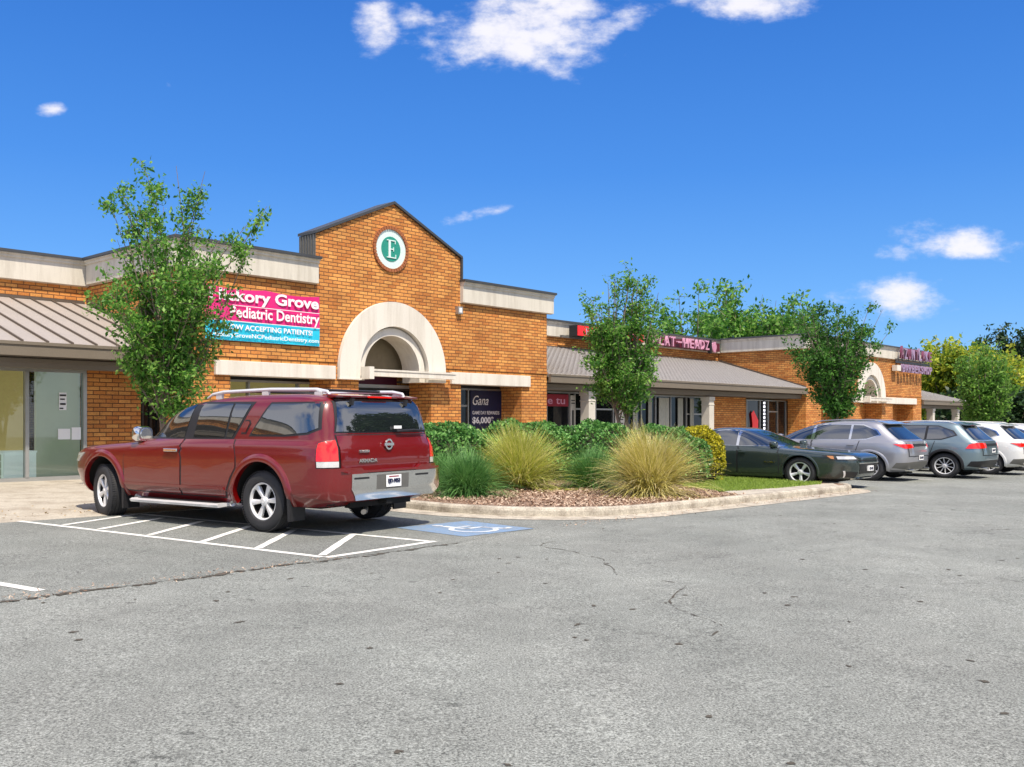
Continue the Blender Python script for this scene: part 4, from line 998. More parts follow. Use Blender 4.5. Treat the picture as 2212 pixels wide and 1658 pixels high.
def mirror_mesh(S, x, z, parent, shell, sg, k=1.0, out=.12):
    p = S.side(x, z); m = MB()
    m.lathe([(0, .0), (.07, .005), (.095, .05), (.09, .11), (.05, .15), (0, .155)], 16, 'x')
    vs = [(v[0], math.copysign(abs(v[1]/.095)**.6*.105, v[1]), math.copysign(abs(v[2]/.095)**.6*.09, v[2])) for v in m.v]; m.v = vs
    o = m.build('mirror', shell, parent, True); o.location = (x-.02, sg*(p.y+out), z+.02); o.scale = (k, k, k); 
    a = MB(); a.tube([(x+.03, sg*(p.y-.05), z-.06), (x+.03, sg*(p.y+out-.02), z-.02)], [.035, .03], 8); a.build('mirror_arm', M['black'], parent, True)
    g = MB(); g.lathe([(0, -.004), (.066, -.004), (.07, .004)], 16, 'x'); go = g.build('mirror_glass', M['chrome'], o)
# ---- burgundy full-size SUV
T = [(.36,2.72,-2.52,1.03,7,7),(.45,2.92,-2.66,1.09,7.5,8),(.55,3.0,-2.69,1.125,7.5,9),(.75,3.04,-2.70,1.13,8.5,9),(.92,3.01,-2.70,1.13,8.5,9),(1.01,2.93,-2.695,1.128,8.5,9),(1.075,2.72,-2.69,1.12,8,9),(1.12,2.30,-2.69,1.115,7,9),
     (1.155,1.84,-2.68,1.108,6,8),(1.19,1.50,-2.675,1.085,5.5,8),(1.215,1.33,-2.67,1.068,5,7.5),(1.30,1.18,-2.655,1.058,5,7),(1.45,.98,-2.63,1.038,5,7),(1.60,.72,-2.585,1.015,5,7),(1.70,.42,-2.545,.98,5,7),(1.76,.08,-2.50,.945,5,6.5),(1.80,-.28,-2.43,.90,5,6),(1.83,-.75,-2.25,.82,4.5,5),(1.845,-1.1,-1.9,.5,4,4)]
T = [(z, a, b_, w+.055, c, d+1) for z, a, b_, w, c, d in T]
S1 = Shape(T, -1.4)
def suv():
    fw = Vector((-0.83747, 0.54648)); lf = Vector((-fw.y, fw.x)); O = Vector((-4.05434, 14.25059))-lf*.17
    sp = dict(cat='car', paint=M['burgundy'], axles=(2.00, -1.50), Ra=.525, Rt=.405, Rr=.255, tw=.285, yo=1.145, spokes=6, style='wide', steer=R(-14), lip=(.095, .03))
    root, body = car('parked_suv', 'burgundy full-size SUV with roof rails and chrome rear bumper parked across the hatched bay', S1, sp, math.atan2(fw.y, fw.x), (O.x, O.y, gz(O.x)))
    P = M['burgundy']; K = M['black']; G = M['carglass']
    def side(sg):
        s = 's'
        fd = [(s,1.10,1.205),(s,1.40,1.0),(s,1.43,.90),(s,1.40,.46),(s,.14,.44),(s,.12,1.215)]
        rd = [(s,.08,1.215),(s,.10,.44),(s,-.80,.44),(s,-.86,.58),(s,-.93,.72),(s,-1.02,.84),(s,-1.02,1.0),(s,-.95,1.225)]
        for pl, hx in ((fd, (.45,.16)), (rd, None)):
            g = [(k, x+(.022 if x > sum(q[1] for q in pl)/len(pl) else -.022), z+(.0 if z > 1 else -.02)) for k, x, z in pl]
            patch(S1, g, .0015, K, 'door_gap', root, sg)
            d = patch(S1, pl, .007, P, 'door', root, sg)
            if hx:
                pp = S1.side(.30, 1.06); h = MB(); h.box(-.15, .15, -.012, .02, -.022, .022); bevel(h.build('handle', M['chrome'], d), .01).location = (.30, sg*(pp.y+.03), 1.06)
        # side moulding low on the doors
        patch(S1, [(s,1.42,.57),(s,-.80,.57),(s,-.82,.535),(s,1.40,.535)], .02, P, 'side_moulding', root, sg)
        # window surround and glass
        patch(S1, [(s,1.20,1.205),(s,.86,1.50),(s,.48,1.665),(s,-.08,1.745),(s,-1.27,1.735),(s,-1.12,1.50),(s,-.93,1.225),(s,.1,1.21)], .003, K, 'window_trim', root, sg)
        patch(S1, [(s,1.06,1.235),(s,.80,1.47),(s,.45,1.63),(s,-.02,1.70),(s,.12,1.24)], .009, G, 'side_window', root, sg)
        patch(S1, [(s,-.09,1.245),(s,-.19,1.71),(s,-.84,1.71),(s,-.74,1.25)], .009, G, 'side_window', root, sg)
        patch(S1, [(s,-.78,1.25),(s,-.88,1.71),(s,-1.20,1.70),(s,-1.08,1.5),(s,-.90,1.25)], .009, G, 'side_window', root, sg)
        patch(S1, [(s,-1.225,1.27),(s,-1.565,1.725),(s,-2.46,1.725),(s,-2.50,1.37),(s,-2.32,1.30),(s,-1.9,1.27)], .003, K, 'window_trim', root, sg)
        patch(S1, [(s,-1.27,1.295),(s,-1.59,1.70),(s,-2.42,1.70),(s,-2.46,1.385),(s,-2.30,1.325),(s,-1.9,1.295)], .009, G, 'side_window', root, sg)
        # hidden rear door handle on the pillar
        patch(S1, [(s,-1.07,1.30),(s,-1.17,1.30),(s,-1.25,1.44),(s,-1.22,1.49),(s,-1.13,1.49)], .004, K, 'handle_recess', root, sg)
        patch(S1, [(s,-1.09,1.32),(s,-1.16,1.32),(s,-1.225,1.44),(s,-1.20,1.47),(s,-1.14,1.47)], .012, P, 'handle', root, sg)
        # tail lamp wrapping the corner
        patch(S1, [(s,-2.50,1.19),(s,-2.60,1.22),('r',.93,1.24),('r',.93,.87),(s,-2.52,.87)], .014, K, 'lamp_gap', root, sg)
        patch(S1, [(s,-2.515,1.18),(s,-2.61,1.21),('r',.945,1.23),('r',.945,.96),(s,-2.52,.96)], .022, M['redlamp'], 'tail_lamp', root, sg)
        patch(S1, [(s,-2.525,.955),('r',.94,.955),('r',.94,.882),(s,-2.53,.882)], .02, M['clearlamp'], 'reversing_lamp', root, sg)
        patch(S1, [(s,2.50,.985),(s,2.66,.97),('f',.60,.96),('f',.66,.82),(s,2.72,.84)], .012, M['clearlamp'], 'headlamp', root, sg)
        # mud flaps and step
        for x in (2.0-.56, -1.50-.56):
            b = MB(); b.prism([(x, .17), (x+.03, .17), (x+.06, .62), (x-.01, .62)], 'y', sg*.90, sg*1.18); b.build('mud_flap', K, root)
        b = MB(); b.mat(0).prism([(1.0, .31), (1.0, .35), (1.26, .35), (1.30, .33), (1.28, .295)], 'x', -.80, 1.12)
        b.v = [(x, sg*y, z) for x, y, z in b.v]
        b.mat(1).box(-.72, 1.0, min(sg*1.0, sg*1.24), max(sg*1.0, sg*1.24), .351, .358)
        for x in (-.78, 1.10): b.mat(0).tube([(x, sg*1.0, .33), (x+(.12 if x > 0 else -.12), sg*1.12, .345), (x+(.17 if x > 0 else -.17), sg*1.05, .36)], .04, 8)
        b.build('running_board', [M['rim'], K], root, True)
        mirror_mesh(S1, 1.05, 1.26, root, M['chrome'], sg, 1.35, .20)
        # roof rail
        pts = [(.0, .80, 1.80), (-.12, .80, 1.855), (-.35, .80, 1.885), (-1.3, .79, 1.905), (-2.15, .77, 1.89), (-2.33, .765, 1.86), (-2.40, .76, 1.80)]
        b = MB(); b.tube([(x, sg*y, z) for x, y, z in pts], [.012, .022, .026, .026, .026, .024, .012], 8)
        for x, z in ((-.25, 1.86), (-1.2, 1.88), (-2.2, 1.86)): b.box(x-.06, x+.06, sg*.79-.02, sg*.79+.02, 1.79, z)
        b.build('roof_rail', M['rim'], root, True)
    both(side)
    b = MB()
    for x in (-.55, -1.9): b.tube([(x, -.78, 1.90), (x, .78, 1.90)], .018, 6)
    b.build('roof_crossbar', M['black'], root)
    # windscreen
    patch(S1, [('f',.92,1.235),('f',.80,1.74),('f',-.80,1.74),('f',-.92,1.235)], .006, G, 'windscreen', root)
    patch(S1, [('f',.48,.98),('f',-.48,.98),('f',-.40,.70),('f',.40,.70)], .012, M['chrome'], 'grille', root)
    # tailgate
    patch(S1, [('r',.93,1.30),('r',.93,.82),('r',-.93,.82),('r',-.93,1.30)], .003, K, 'door_gap', root)
    tg = patch(S1, [('r',.915,1.285),('r',.90,.80),('r',-.90,.80),('r',-.915,1.285)], lambda q, z: .012+.016*max(0, 1-abs(z-1.0)/.22)**.5+(.02 if z < .86 else 0), P, 'tailgate', root)
    patch(S1, [('r',.93,1.32),('r',.84,1.79),('r',-.84,1.79),('r',-.93,1.32)], .006, K, 'window_trim', root)
    patch(S1, [('r',.91,1.335),('r',.80,1.755),('r',-.80,1.755),('r',-.91,1.335)], .014, G, 'rear_window', root)
    # spoiler with high brake lamp, glass hinges, wiper
    b = MB(); b.prism([(-2.42, 1.77), (-2.555, 1.785), (-2.565, 1.81), (-2.36, 1.835)], 'y', -.84, .84); so = bevel(b.build('roof_spoiler', P, root), .012)
    b = MB(); b.box(-2.575, -2.56, -.24, .24, 1.787, 1.808); b.build('brake_lamp', M['redlamp'], root)
    for y in (.55, -.55):
        b = MB(); b.prism([(y-.02, 1.77), (y+.03, 1.77), (y+.05, 1.69), (y+.01, 1.68)], 'x', -2.60, -2.555); b.build('glass_hinge', K, root)
    b = MB(); b.tube([(-2.70, -.2, 1.335), (-2.715, -.55, 1.35), (-2.70, -.82, 1.345)], [.018, .014, .008], 6); b.build('rear_wiper', K, root)
    b = MB(); b.box(-2.69, -2.685, -.32, -.16, 1.37, 1.41); b.build('sticker', M['paper'], root)
    # emblem, name lettering, plate
    xt = -2.728
    b = MB(); b.lathe([(.052, xt), (.075, xt), (.075, xt-.012), (.052, xt-.012)], 28, 'x', (0, 0, 1.16)); b.box(xt-.016, xt-.004, -.095, .095, 1.142, 1.178)
    b.build('emblem', M['chrome'], tg, True)
    def rtext(nm, t, w, h, x, y, z, mat, par):
        me = text_mesh(t, w, h, .008, .03); me.materials.append(mat); o = link(nm, me, par); o.rotation_euler = (0, 0, -math.pi/2); o.location = (x, y, z); return o
    rtext('lettering', 'ARMADA', .36, .05, xt-.004, .60, .93, M['chrome'], tg)
    rtext('lettering', 'TITANIUM', .20, .035, xt-.004, .60, 1.06, M['chrome'], tg)
    b = MB(); b.prism([(-2.735, .83), (-2.775, .80), (-2.735, .78)], 'y', -.42, .22); b.build('tailgate_handle', P, tg)
    # bumper: painted corners and chrome centre
    def bo(q, z): return .10 if z < .80 else .10-(z-.80)*.6
    for sg in (1, -1):
        patch(S1, [('s',-2.42,.87),('r',.62,.87),('r',.50,.80),('r',.50,.47),('s',-2.25,.50),('s',-2.10,.56)], lambda q, z: .022+.075*min(1, max(0, (q-2.30)/.25)), P, 'bumper_corner', root, sg, .06)
    patch(S1, [('r',.60,.795),('r',.57,.50),('r',-.57,.50),('r',-.60,.795)], .098, K, 'bumper_core', root, 1, .09)
    ch = patch(S1, [('r',.80,.79),('r',.80,.60),('r',.70,.48),('r',-.90,.48),('r',-1.08,.56),('r',-1.11,.79)], .108, M['chrome'], 'chrome_bumper', root, 1, .10)
    patch(S1, [('r',.95,.828),('r',.85,.80),('r',-1.08,.80),('r',-1.11,.828)], .095, P, 'bumper_shelf', root, 1, .10)
    patch(S1, [('r',.33,.765),('r',.33,.575),('r',-.33,.575),('r',-.33,.765)], .110, M['gable_metal'], 'plate_recess', ch, 1, .01)
    for y in (.62, -.62): patch(S1, [('r',y+.14,.745),('r',y+.14,.72),('r',y-.14,.72),('r',y-.14,.745)], .1115, K, 'bumper_slot', ch, 1, .008)
    xp = -2.70-.118
    pl = MB(); pl.box(xp-.004, xp+.002, -.155, .155, .59, .75); po = pl.build('number_plate', M['paper'], root)
    rtext('plate_lettering', 'EJD-9053', .25, .07, xp-.006, .125, .63, M['navy'], po)
    b = MB(); b.box(xp-.006, xp-.004, -.10, .10, .72, .735); b.build('plate_text_line', M['poster_red'], po)
    b = MB(); b.tube([(-2.45, .15, .30), (-2.62, .35, .27), (-2.74, .52, .28)], .035, 8); b.build('exhaust', M['gable_metal'], root, True)
    b = MB(); b.box(-2.60, -2.50, -.62, .62, .33, .44); b.box(-2.74, -2.6, -.06, .06, .36, .43); b.build('tow_bar', M['dark'], root)
suv()
YN = math.atan2(CP, -SP)                     # heading towards the shops
def place(ux, uy, Yw=None): return
# ---- dark sedan, nose to the aisle
TS = [(.17,2.25,-2.25,.80,4,4),(.24,2.42,-2.40,.89,4.2,4.5),(.40,2.50,-2.46,.925,4.2,5),(.60,2.53,-2.46,.935,4.8,5),(.74,2.49,-2.45,.935,4.8,5),(.82,2.32,-2.43,.93,4.6,5),(.865,1.96,-2.38,.92,4.2,5),(.90,1.52,-2.28,.905,4,5),(.93,1.18,-2.12,.89,4,4.5),
      (.97,1.00,-1.90,.87,4,4.2),(1.08,.74,-1.60,.83,4,4),(1.20,.45,-1.30,.785,4,4),(1.30,.18,-1.03,.735,3.8,3.8),(1.37,-.06,-.80,.68,3.5,3.5),(1.40,-.25,-.60,.56,3.2,3.2),(1.405,-.32,-.5,.3,3,3)]
TS = [(z, a+.17*max(0, a-1.0)/1.5, b_, w, c+(1.4 if z < .8 else 0), d) for z, a, b_, w, c, d in TS]
S2 = Shape(TS, -.42)
def sedan():
    yaw = YN+math.pi; fw = Vector((math.cos(yaw), math.sin(yaw))); rt = Vector((fw.y, -fw.x))
    ax = 1.50
    wc = Vector((7.0, 23.1)); O = wc-fw*ax*1.12-rt*.90*1.04
    sp = dict(cat='car', paint=M['dkgreen'], axles=(ax, -1.36), Ra=.40, Rt=.35, Rr=.245, tw=.225, yo=.905, spokes=5, style='wide', lip=(.04, .008))
    root, body = car('parked_sedan', 'dark green-grey sedan parked nose out behind the grass tip', S2, sp, yaw, (O.x, O.y, gz(O.x))); root.scale = (1.12, 1.04, 1.02)
    P = M['dkgreen']; K = M['black']; G = M['carglass']; s = 's'
    def side(sg):
        fd = [(s,.95,.93),(s,1.02,.70),(s,1.0,.32),(s,.02,.30),(s,.02,.945)]
        rd = [(s,-.02,.945),(s,-.02,.30),(s,-.86,.30),(s,-.95,.50),(s,-1.06,.66),(s,-1.10,.95)]
        for pl in (fd, rd):
            g = [(k, x+(.018 if x > sum(q[1] for q in pl)/len(pl) else -.018), z+(0 if z > .9 else -.015)) for k, x, z in pl]
            patch(S2, g, .001, K, 'door_gap', root, sg); d = patch(S2, pl, .006, P, 'door', root, sg)
            hx = pl[-1][1]+.12 if pl is fd else -.95; pp = S2.side(hx, .80); h = MB(); h.box(-.09, .09, -.01, .015, -.014, .014); bevel(h.build('handle', P, d), .006).location = (hx, sg*(pp.y+.022), .80)
        patch(S2, [(s,1.0,.95),(s,.62,1.17),(s,.25,1.305),(s,-.3,1.36),(s,-.8,1.33),(s,-1.2,1.17),(s,-1.36,1.06),(s,-1.15,.965)], .003, M['chrome'], 'window_trim', root, sg)
        patch(S2, [(s,.90,.965),(s,.58,1.15),(s,.24,1.275),(s,.02,1.315),(s,.02,.965)], .009, G, 'side_window', root, sg)
        patch(S2, [(s,-.05,.965),(s,-.05,1.32),(s,-.4,1.335),(s,-.78,1.30),(s,-1.12,1.15),(s,-1.26,1.06),(s,-1.1,.98)], .009, G, 'side_window', root, sg)
        patch(S2, [(s,2.15,.77),('f',.60,.76),('f',.56,.66),(s,2.25,.66),(s,2.0,.76)], .010, K, 'lamp_housing', root, sg)
        h = patch(S2, [(s,2.30,.745),('f',.66,.74),('f',.62,.685),(s,2.33,.68)], .014, M['clearlamp'], 'headlamp', root, sg)
        patch(S2, [(s,2.10,.755),(s,2.24,.75),(s,2.26,.685),(s,2.20,.69)], .014, M['amber'], 'turn_lamp', root, sg)
        patch(S2, [('f',.78,.40),('f',.52,.38),('f',.52,.26),('f',.74,.26)], .006, K, 'fog_recess', root, sg)
        patch(S2, [('f',.78,.41),('f',.76,.41),('f',.72,.26),('f',.735,.26)], .012, M['rim'], 'fog_trim', root, sg)
        mirror_mesh(S2, .80, .98, root, P, sg, .95, .12)
    both(side)
    patch(S2, [('f',.80,.975),('f',.66,1.32),('f',-.66,1.32),('f',-.80,.975)], .006, G, 'windscreen', root)
    patch(S2, [('r',.76,.985),('r',.62,1.30),('r',-.62,1.30),('r',-.76,.985)], .006, G, 'rear_window', root)
    patch(S2, [('f',.55,.665),('f',-.55,.665),('f',-.54,.635),('f',.54,.635)], .008, K, 'grille_bar', root)
    patch(S2, [('f',.54,.585),('f',-.54,.585),('f',-.44,.34),('f',.44,.34)], .008, K, 'grille', root)
    patch(S2, [('f',.56,.595),('f',-.56,.595),('f',-.555,.575),('f',.555,.575)], .014, M['chrome'], 'grille_trim', root)
    patch(S2, [('f',.62,.245),('f',-.62,.245),('f',-.6,.225),('f',.6,.225)], .02, M['chrome'], 'lip_trim', root)
    b = MB(); b.box(2.70, 2.735, -.15, .15, .40, .52); b.build('number_plate', M['paper'], root)
    me = text_mesh('CB 42', .2, .06, .004, .03); me.materials.append(M['navy']); o = link('plate_lettering', me, root); o.rotation_euler = (0,0,math.pi/2); o.location = (2.741, -.10, .43)
    me = text_mesh('MALIBU', .26, .035, .004, .03); me.materials.append(M['chrome']); pp = S2.side(1.0, .62); o = link('lettering', me, root); o.rotation_euler = (0,0,math.pi); o.location = (.98, -pp.y-.012, .585)
    o.rotation_euler = (0,0,0)
    o.location = (.68, -pp.y-.012, .56)
    o.rotation_euler = (0,0,0)
sedan()
# ---- crossovers backed towards the aisle
def cross_tab(fast=0.0, H=1.66, Wd=.95):
    k = H/1.66
    t = [(.24,2.10,-2.10,.84,5,5),(.34,2.28,-2.24,.93,5,5.5),(.52,2.35,-2.32,.95,5,5.5),(.75,2.34,-2.33,.957,5,5.5),(.90,2.22,-2.31,.952,5,5.5),(.98,1.92,-2.29,.943,5,5.5),(1.03,1.50,-2.27,.935,4.5,5.5),(1.075,1.12,-2.25,.922,4.5,5.2),
         (1.15,.95,-2.17+fast*.1,.90,4.5,5),(1.27,.72,-2.05+fast*.2,.868,4.5,4.6),(1.38,.48,-1.95+fast*.3,.835,4.5,4.4),(1.48,.22,-1.86+fast*.35,.80,4.2,4.2),(1.56,-.05,-1.78+fast*.4,.755,4,4.2),(1.61,-.35,-1.68+fast*.4,.69,4,4),(1.64,-.65,-1.5+fast*.3,.55,3.5,3.5),(1.65,-.8,-1.2,.3,3,3)]
    return [(z*k, a, b_, w*Wd/.957, c, d) for z, a, b_, w, c, d in t]
def crossover(name, label, paint, wheelpos, fast, H, style, spokes, lampkind, low, plate='', Wd=.95, axr=-1.42, Rr=.235):
    S = Shape(cross_tab(fast, H, Wd), -.95); k = H/1.66; s = 's'
    fw = Vector((math.cos(YN), math.sin(YN))); lf = Vector((-fw.y, fw.x)); O = Vector(wheelpos)-fw*axr*1.16-lf*(Wd-.03)*1.06
    sp = dict(cat='car', paint=paint, axles=(1.40, axr), Ra=.42, Rt=.355, Rr=Rr, tw=.235, yo=Wd-.03, spokes=spokes, style=style, lip=(.06, .014), lipmat=M['black'] if low else paint)
    root, body = car(name, label, S, sp, YN, (O.x, O.y, gz(O.x))); root.scale = (1.16, 1.06, 1.01)
    K = M['black']; G = M['carglass']
    def side(sg):
        fd = [(s,.92,1.08*k),(s,.98,.80*k),(s,.95,.42),(s,.02,.40),(s,.02,1.09*k)]
        rd = [(s,-.02,1.09*k),(s,-.02,.40),(s,-.88,.40),(s,-.95,.58),(s,-1.08,.75),(s,-1.18,1.08*k)]
        for pl in (fd, rd):
            g = [(q, x+(.016 if x > sum(w[1] for w in pl)/len(pl) else -.016), z+(0 if z > 1 else -.012)) for q, x, z in pl]
            patch(S, g, .001, K, 'door_gap', root, sg); d = patch(S, pl, .006, paint, 'door', root, sg)
            hx = .14 if pl is fd else -.98; pp = S.side(hx, .98*k); h = MB(); h.box(-.09, .09, -.01, .015, -.015, .015); bevel(h.build('handle', paint, d), .006).location = (hx, sg*(pp.y+.022), .96*k)
        if low: patch(S, [(s,1.0,.42),(s,-1.0,.42),(s,-1.0,.34),(s,1.0,.34)], .012, K, 'sill_cladding', root, sg)
        e = -1.62+fast*.12
        patch(S, [(s,1.02,1.095*k),(s,.62,1.33*k),(s,.25,1.48*k),(s,-.3,1.545*k),(s,-1.25,1.53*k),(s,e,1.38*k),(s,e-.10,1.24*k),(s,-1.35,1.11*k)], .003, M['chrome'] if not low else K, 'window_trim', root, sg)
        patch(S, [(s,.93,1.11*k),(s,.58,1.32*k),(s,.22,1.455*k),(s,.0,1.495*k),(s,.03,1.115*k)], .009, G, 'side_window', root, sg)
        patch(S, [(s,-.05,1.115*k),(s,-.08,1.505*k),(s,-.5,1.52*k),(s,-.95,1.515*k),(s,-.92,1.12*k)], .009, G, 'side_window', root, sg)
        patch(S, [(s,-.98,1.12*k),(s,-1.01,1.51*k),(s,-1.25,1.50*k),(s,e+.03,1.36*k),(s,e-.05,1.25*k),(s,-1.35,1.14*k)], .009, G, 'side_window', root, sg)
        if lampkind == 'slim': pl = [(s,-1.98,1.00*k),('r',.50,.99*k),('r',.48,.90*k),('r',.80,.88*k),(s,-2.12,.93*k)]
        else: pl = [(s,-1.93,.86*k),(s,-2.0,.98*k),(s,-2.12,1.03*k),('r',.50,1.02*k),('r',.52,.88*k)]
        patch(S, pl, .014, M['redlamp'], 'tail_lamp', root, sg)
        patch(S, [(s,1.85,.92*k),('f',.5,.90*k),('f',.5,.80*k),(s,1.95,.80*k)], .012, M['clearlamp'], 'headlamp', root, sg)
        mirror_mesh(S, .86, 1.14*k, root, paint, sg, 1.0, .12)
        pts = [(.05, .66, 1.575), (-.15, .67, 1.63), (-.8, .67, 1.665), (-1.45, .66, 1.64), (-1.62+fast*.1, .65, 1.58)]
        b = MB(); b.tube([(x, sg*y*Wd/.95, z*k) for x, y, z in pts], [.008, .016, .016, .016, .008], 6); b.build('roof_rail', M['rim'] if low else paint, root, True)
        b = MB(); b.tube([(-2.15, sg*.55, .30), (-2.34, sg*.55, .30)], .04, 12); b.build('exhaust', M['chrome'], root, True)
    both(side)
    patch(S, [('f',.80,1.12*k),('f',.68,1.50*k),('f',-.68,1.50*k),('f',-.80,1.12*k)], .006, G, 'windscreen', root)
    patch(S, [('r',.78,1.12*k),('r',.64,1.53*k),('r',-.64,1.53*k),('r',-.78,1.12*k)], .008, G, 'rear_window', root)
    patch(S, [('r',.74,1.08*k),('r',.72,.66),('r',-.72,.66),('r',-.74,1.08*k)], .002, K, 'door_gap', root)
    tg = patch(S, [('r',.725,1.07*k),('r',.70,.68),('r',-.70,.68),('r',-.725,1.07*k)], .010, paint, 'tailgate', root)
    patch(S, [('r',.46,1.0*k),('r',.46,.93*k),('r',-.46,.93*k),('r',-.46,1.0*k)], .016, K, 'tailgate_trim', tg)
    zl = 1.56*k; xx = S.at(zl)[1]
    b = MB(); b.prism([(xx+.12, zl-.01), (xx-.12, zl-.035), (xx-.13, zl-.01), (xx+.10, zl+.05)], 'y', -.60, .60); bevel(b.build('roof_spoiler', paint, root), .01)
    patch(S, [(s,-2.05,.50),('r',.5,.52),('r',-.5,.52),('r',-.5,.30),('r',.5,.30),(s,-1.95,.36)], .012, K if low else M['gable_metal'], 'lower_bumper', root)
    b = MB(); xb = S.at(.60)[1]-.012 if not low else S.at(.8)[1]-.022; zp = .56 if not low else .74
    b.box(xb-.006, xb, -.16, .16, zp, zp+.13); po = b.build('number_plate', M['paper'], root)
    if plate:
        me = text_mesh(plate, .25, .07, .004, .03); me.materials.append(M['navy']); o = link('plate_lettering', me, po); o.rotation_euler = (0,0,-math.pi/2); o.location = (xb-.008, .125, zp+.03)
    return root
crossover('parked_crossover', 'silver-grey crossover with slim tail lamps between the dark sedan and the blue-grey crossover', M['silver'], (9.85, 26.2), .25, 1.66, 'single', 5, 'slim', False, 'KAA-410', Wd=.98)
crossover('parked_crossover', 'blue-grey crossover with black arch trim and bright ten-spoke wheels', M['bluegrey'], (12.75, 28.0), 0, 1.66, 'split', 5, 'big', True, 'HJL-207', Wd=.98, Rr=.25)
crossover('parked_crossover', 'white crossover mostly hidden behind the blue-grey one', M['whitepaint'], (15.25, 30.4), .15, 1.66, 'split', 5, 'slim', False, 'FCV-883')
crossover('parked_crossover', 'white crossover cut by the right edge of the view, farthest of the row', M['whitepaint'], (17.9, 33.3), .3, 1.62, 'single', 5, 'big', False)
# ================================================================ PLANTS
def leaf_quads(P, size, rnd, up=.3, aspect=.5, fold=True):
    """one folded quad per point, random orientation; returns verts, faces"""
    n = len(P); a = rnd.normal(size=(n, 3)); a[:, 2] -= .25; a /= np.linalg.norm(a, axis=1)[:, None]
    b = rnd.normal(size=(n, 3)); b[:, 2] *= .5; b -= (a*b).sum(1)[:, None]*a; b /= np.linalg.norm(b, axis=1)[:, None]
    s = size*rnd.uniform(.6, 1.35, n)[:, None]
    nrm = np.cross(a, b)
    V = np.empty((n, 4, 3)); V[:, 0] = P-a*s; V[:, 1] = P+b*s*aspect+nrm*s*.12; V[:, 2] = P+a*s; V[:, 3] = P-b*s*aspect+nrm*s*.12
    F = np.arange(n*4).reshape(n, 4)
    return V.reshape(-1, 3), F
def np_mesh(name, V, F, mat):
    me = bpy.data.meshes.new(name); n, k = F.shape
    me.vertices.add(len(V)); me.vertices.foreach_set('co', V.astype(np.float32).ravel())
    me.loops.add(n*k); me.loops.foreach_set('vertex_index', F.astype(np.int32).ravel())
    me.polygons.add(n); me.polygons.foreach_set('loop_start', np.arange(0, n*k, k, dtype=np.int32))
    me.update(calc_edges=True); me.validate(); me.materials.append(mat); return me
def tree(name, label, loc, prof, base, nlimb, nleaf, lsize, lmat, seed, group=None, spread=1.0, tr=.06, extra=(), clump=.16, stems=3, cat='tree'):
    """prof: (height, radius) envelope of the crown; base: height where limbs start"""
    rnd = np.random.default_rng(seed); root = empty(name, loc, rnd.uniform(0, 6), label=label, cat=cat, group=group); root.rotation_euler.z = 0
    tb = MB(); H = prof[-1][0]; zs = [p[0] for p in prof]; rs = [p[1] for p in prof]
    lean = [rnd.normal(0, .04, 2) for _ in range(stems)]
    top = base+(H-base)*.55
    stempts = []
    for k in range(stems):
        pts = []; rr = []
        ang = 2*math.pi*k/stems+rnd.uniform(0, 1)
        for i in range(9):
            t = i/8; z = -.2+(top+.2)*t; sp = max(0, (z-base*.75))*.16*(0 if stems == 1 else 1)
            pts.append((math.cos(ang)*sp+lean[k][0]*z, math.sin(ang)*sp+lean[k][1]*z, z)); rr.append(tr*(1.25-.85*t)/(1 if z < base*.75 else 1.3))
        tb.tube(pts, rr, 8); stempts.append(pts)
    leaves = []
    tgt = []
    w = np.array([max(.05, np.interp(z, zs, rs)) for z in np.linspace(zs[0], H, 60)]); w /= w.sum()
    for i in range(nlimb):
        z = float(rnd.choice(np.linspace(zs[0], H, 60), p=w)); z += rnd.normal(0, .05)
        r = float(np.interp(z, zs, rs))*rnd.uniform(.35, 1.08)**.7*spread; a = rnd.uniform(0, 2*math.pi)
        tgt.append((r*math.cos(a), r*math.sin(a), z, 1.0))
    for e in extra: tgt.append(tuple(e)+(1.6,))
    for (tx, ty, tz, wt) in tgt:
        st = stempts[rnd.integers(stems)]; hz = base*.8+(min(tz, top*1.3)-base*.8)*rnd.uniform(.1, .6); hz = max(base*.75, min(hz, top*.98))
        j = int(min(7, max(0, (hz+.2)/(top+.2)*8))); p0 = np.array(st[j])*(1-((hz+.2)/(top+.2)*8-j))+np.array(st[j+1])*((hz+.2)/(top+.2)*8-j)
        p2 = np.array((tx, ty, tz)); mid = (p0+p2)/2+np.array((0, 0, -.08*np.linalg.norm(p2-p0)))+rnd.normal(0, .06, 3)*np.linalg.norm(p2-p0)*.5
        ts = np.linspace(0, 1, 7); pts = [(1-t)**2*p0+2*t*(1-t)*mid+t*t*p2 for t in ts]
        r0 = tr*.34*min(1.3, .5+np.linalg.norm(p2-p0)*.25); tb.tube(pts, [r0*(1-.82*t) for t in ts], 5)
        m = int(nleaf/len(tgt)*rnd.uniform(.5, 1.5)*wt)
        # short twigs along the outer limb
        ntw = 7
        for q in range(ntw):
            t = rnd.uniform(.3, 1.02); c = (1-t)**2*p0+2*t*(1-t)*mid+t*t*p2; d = rnd.normal(0, 1, 3); d[2] = abs(d[2])*.7; d /= np.linalg.norm(d); ln = rnd.uniform(.5, 1.6)*clump*1.6
            tb.tube([c, c+d*ln], [r0*.3, r0*.12], 3)
            mm = m//ntw; tt = rnd.uniform(0, 1, mm)[:, None]
            leaves.append(c+d*ln*tt+rnd.normal(0, clump*.42, (mm, 3)))
    tk = tb.build('trunk', M['bark'], root, True, 60, fix=False)
    P = np.concatenate(leaves); V, F = leaf_quads(P, lsize, rnd)
    link('crown', np_mesh('crown', V, F, lmat), root)
    return root
G1 = 'young street trees planted along the shop front'
def at(px, Y, h=0): X = (px-1106)/2050*Y; return (X, Y, gz(X)+h)
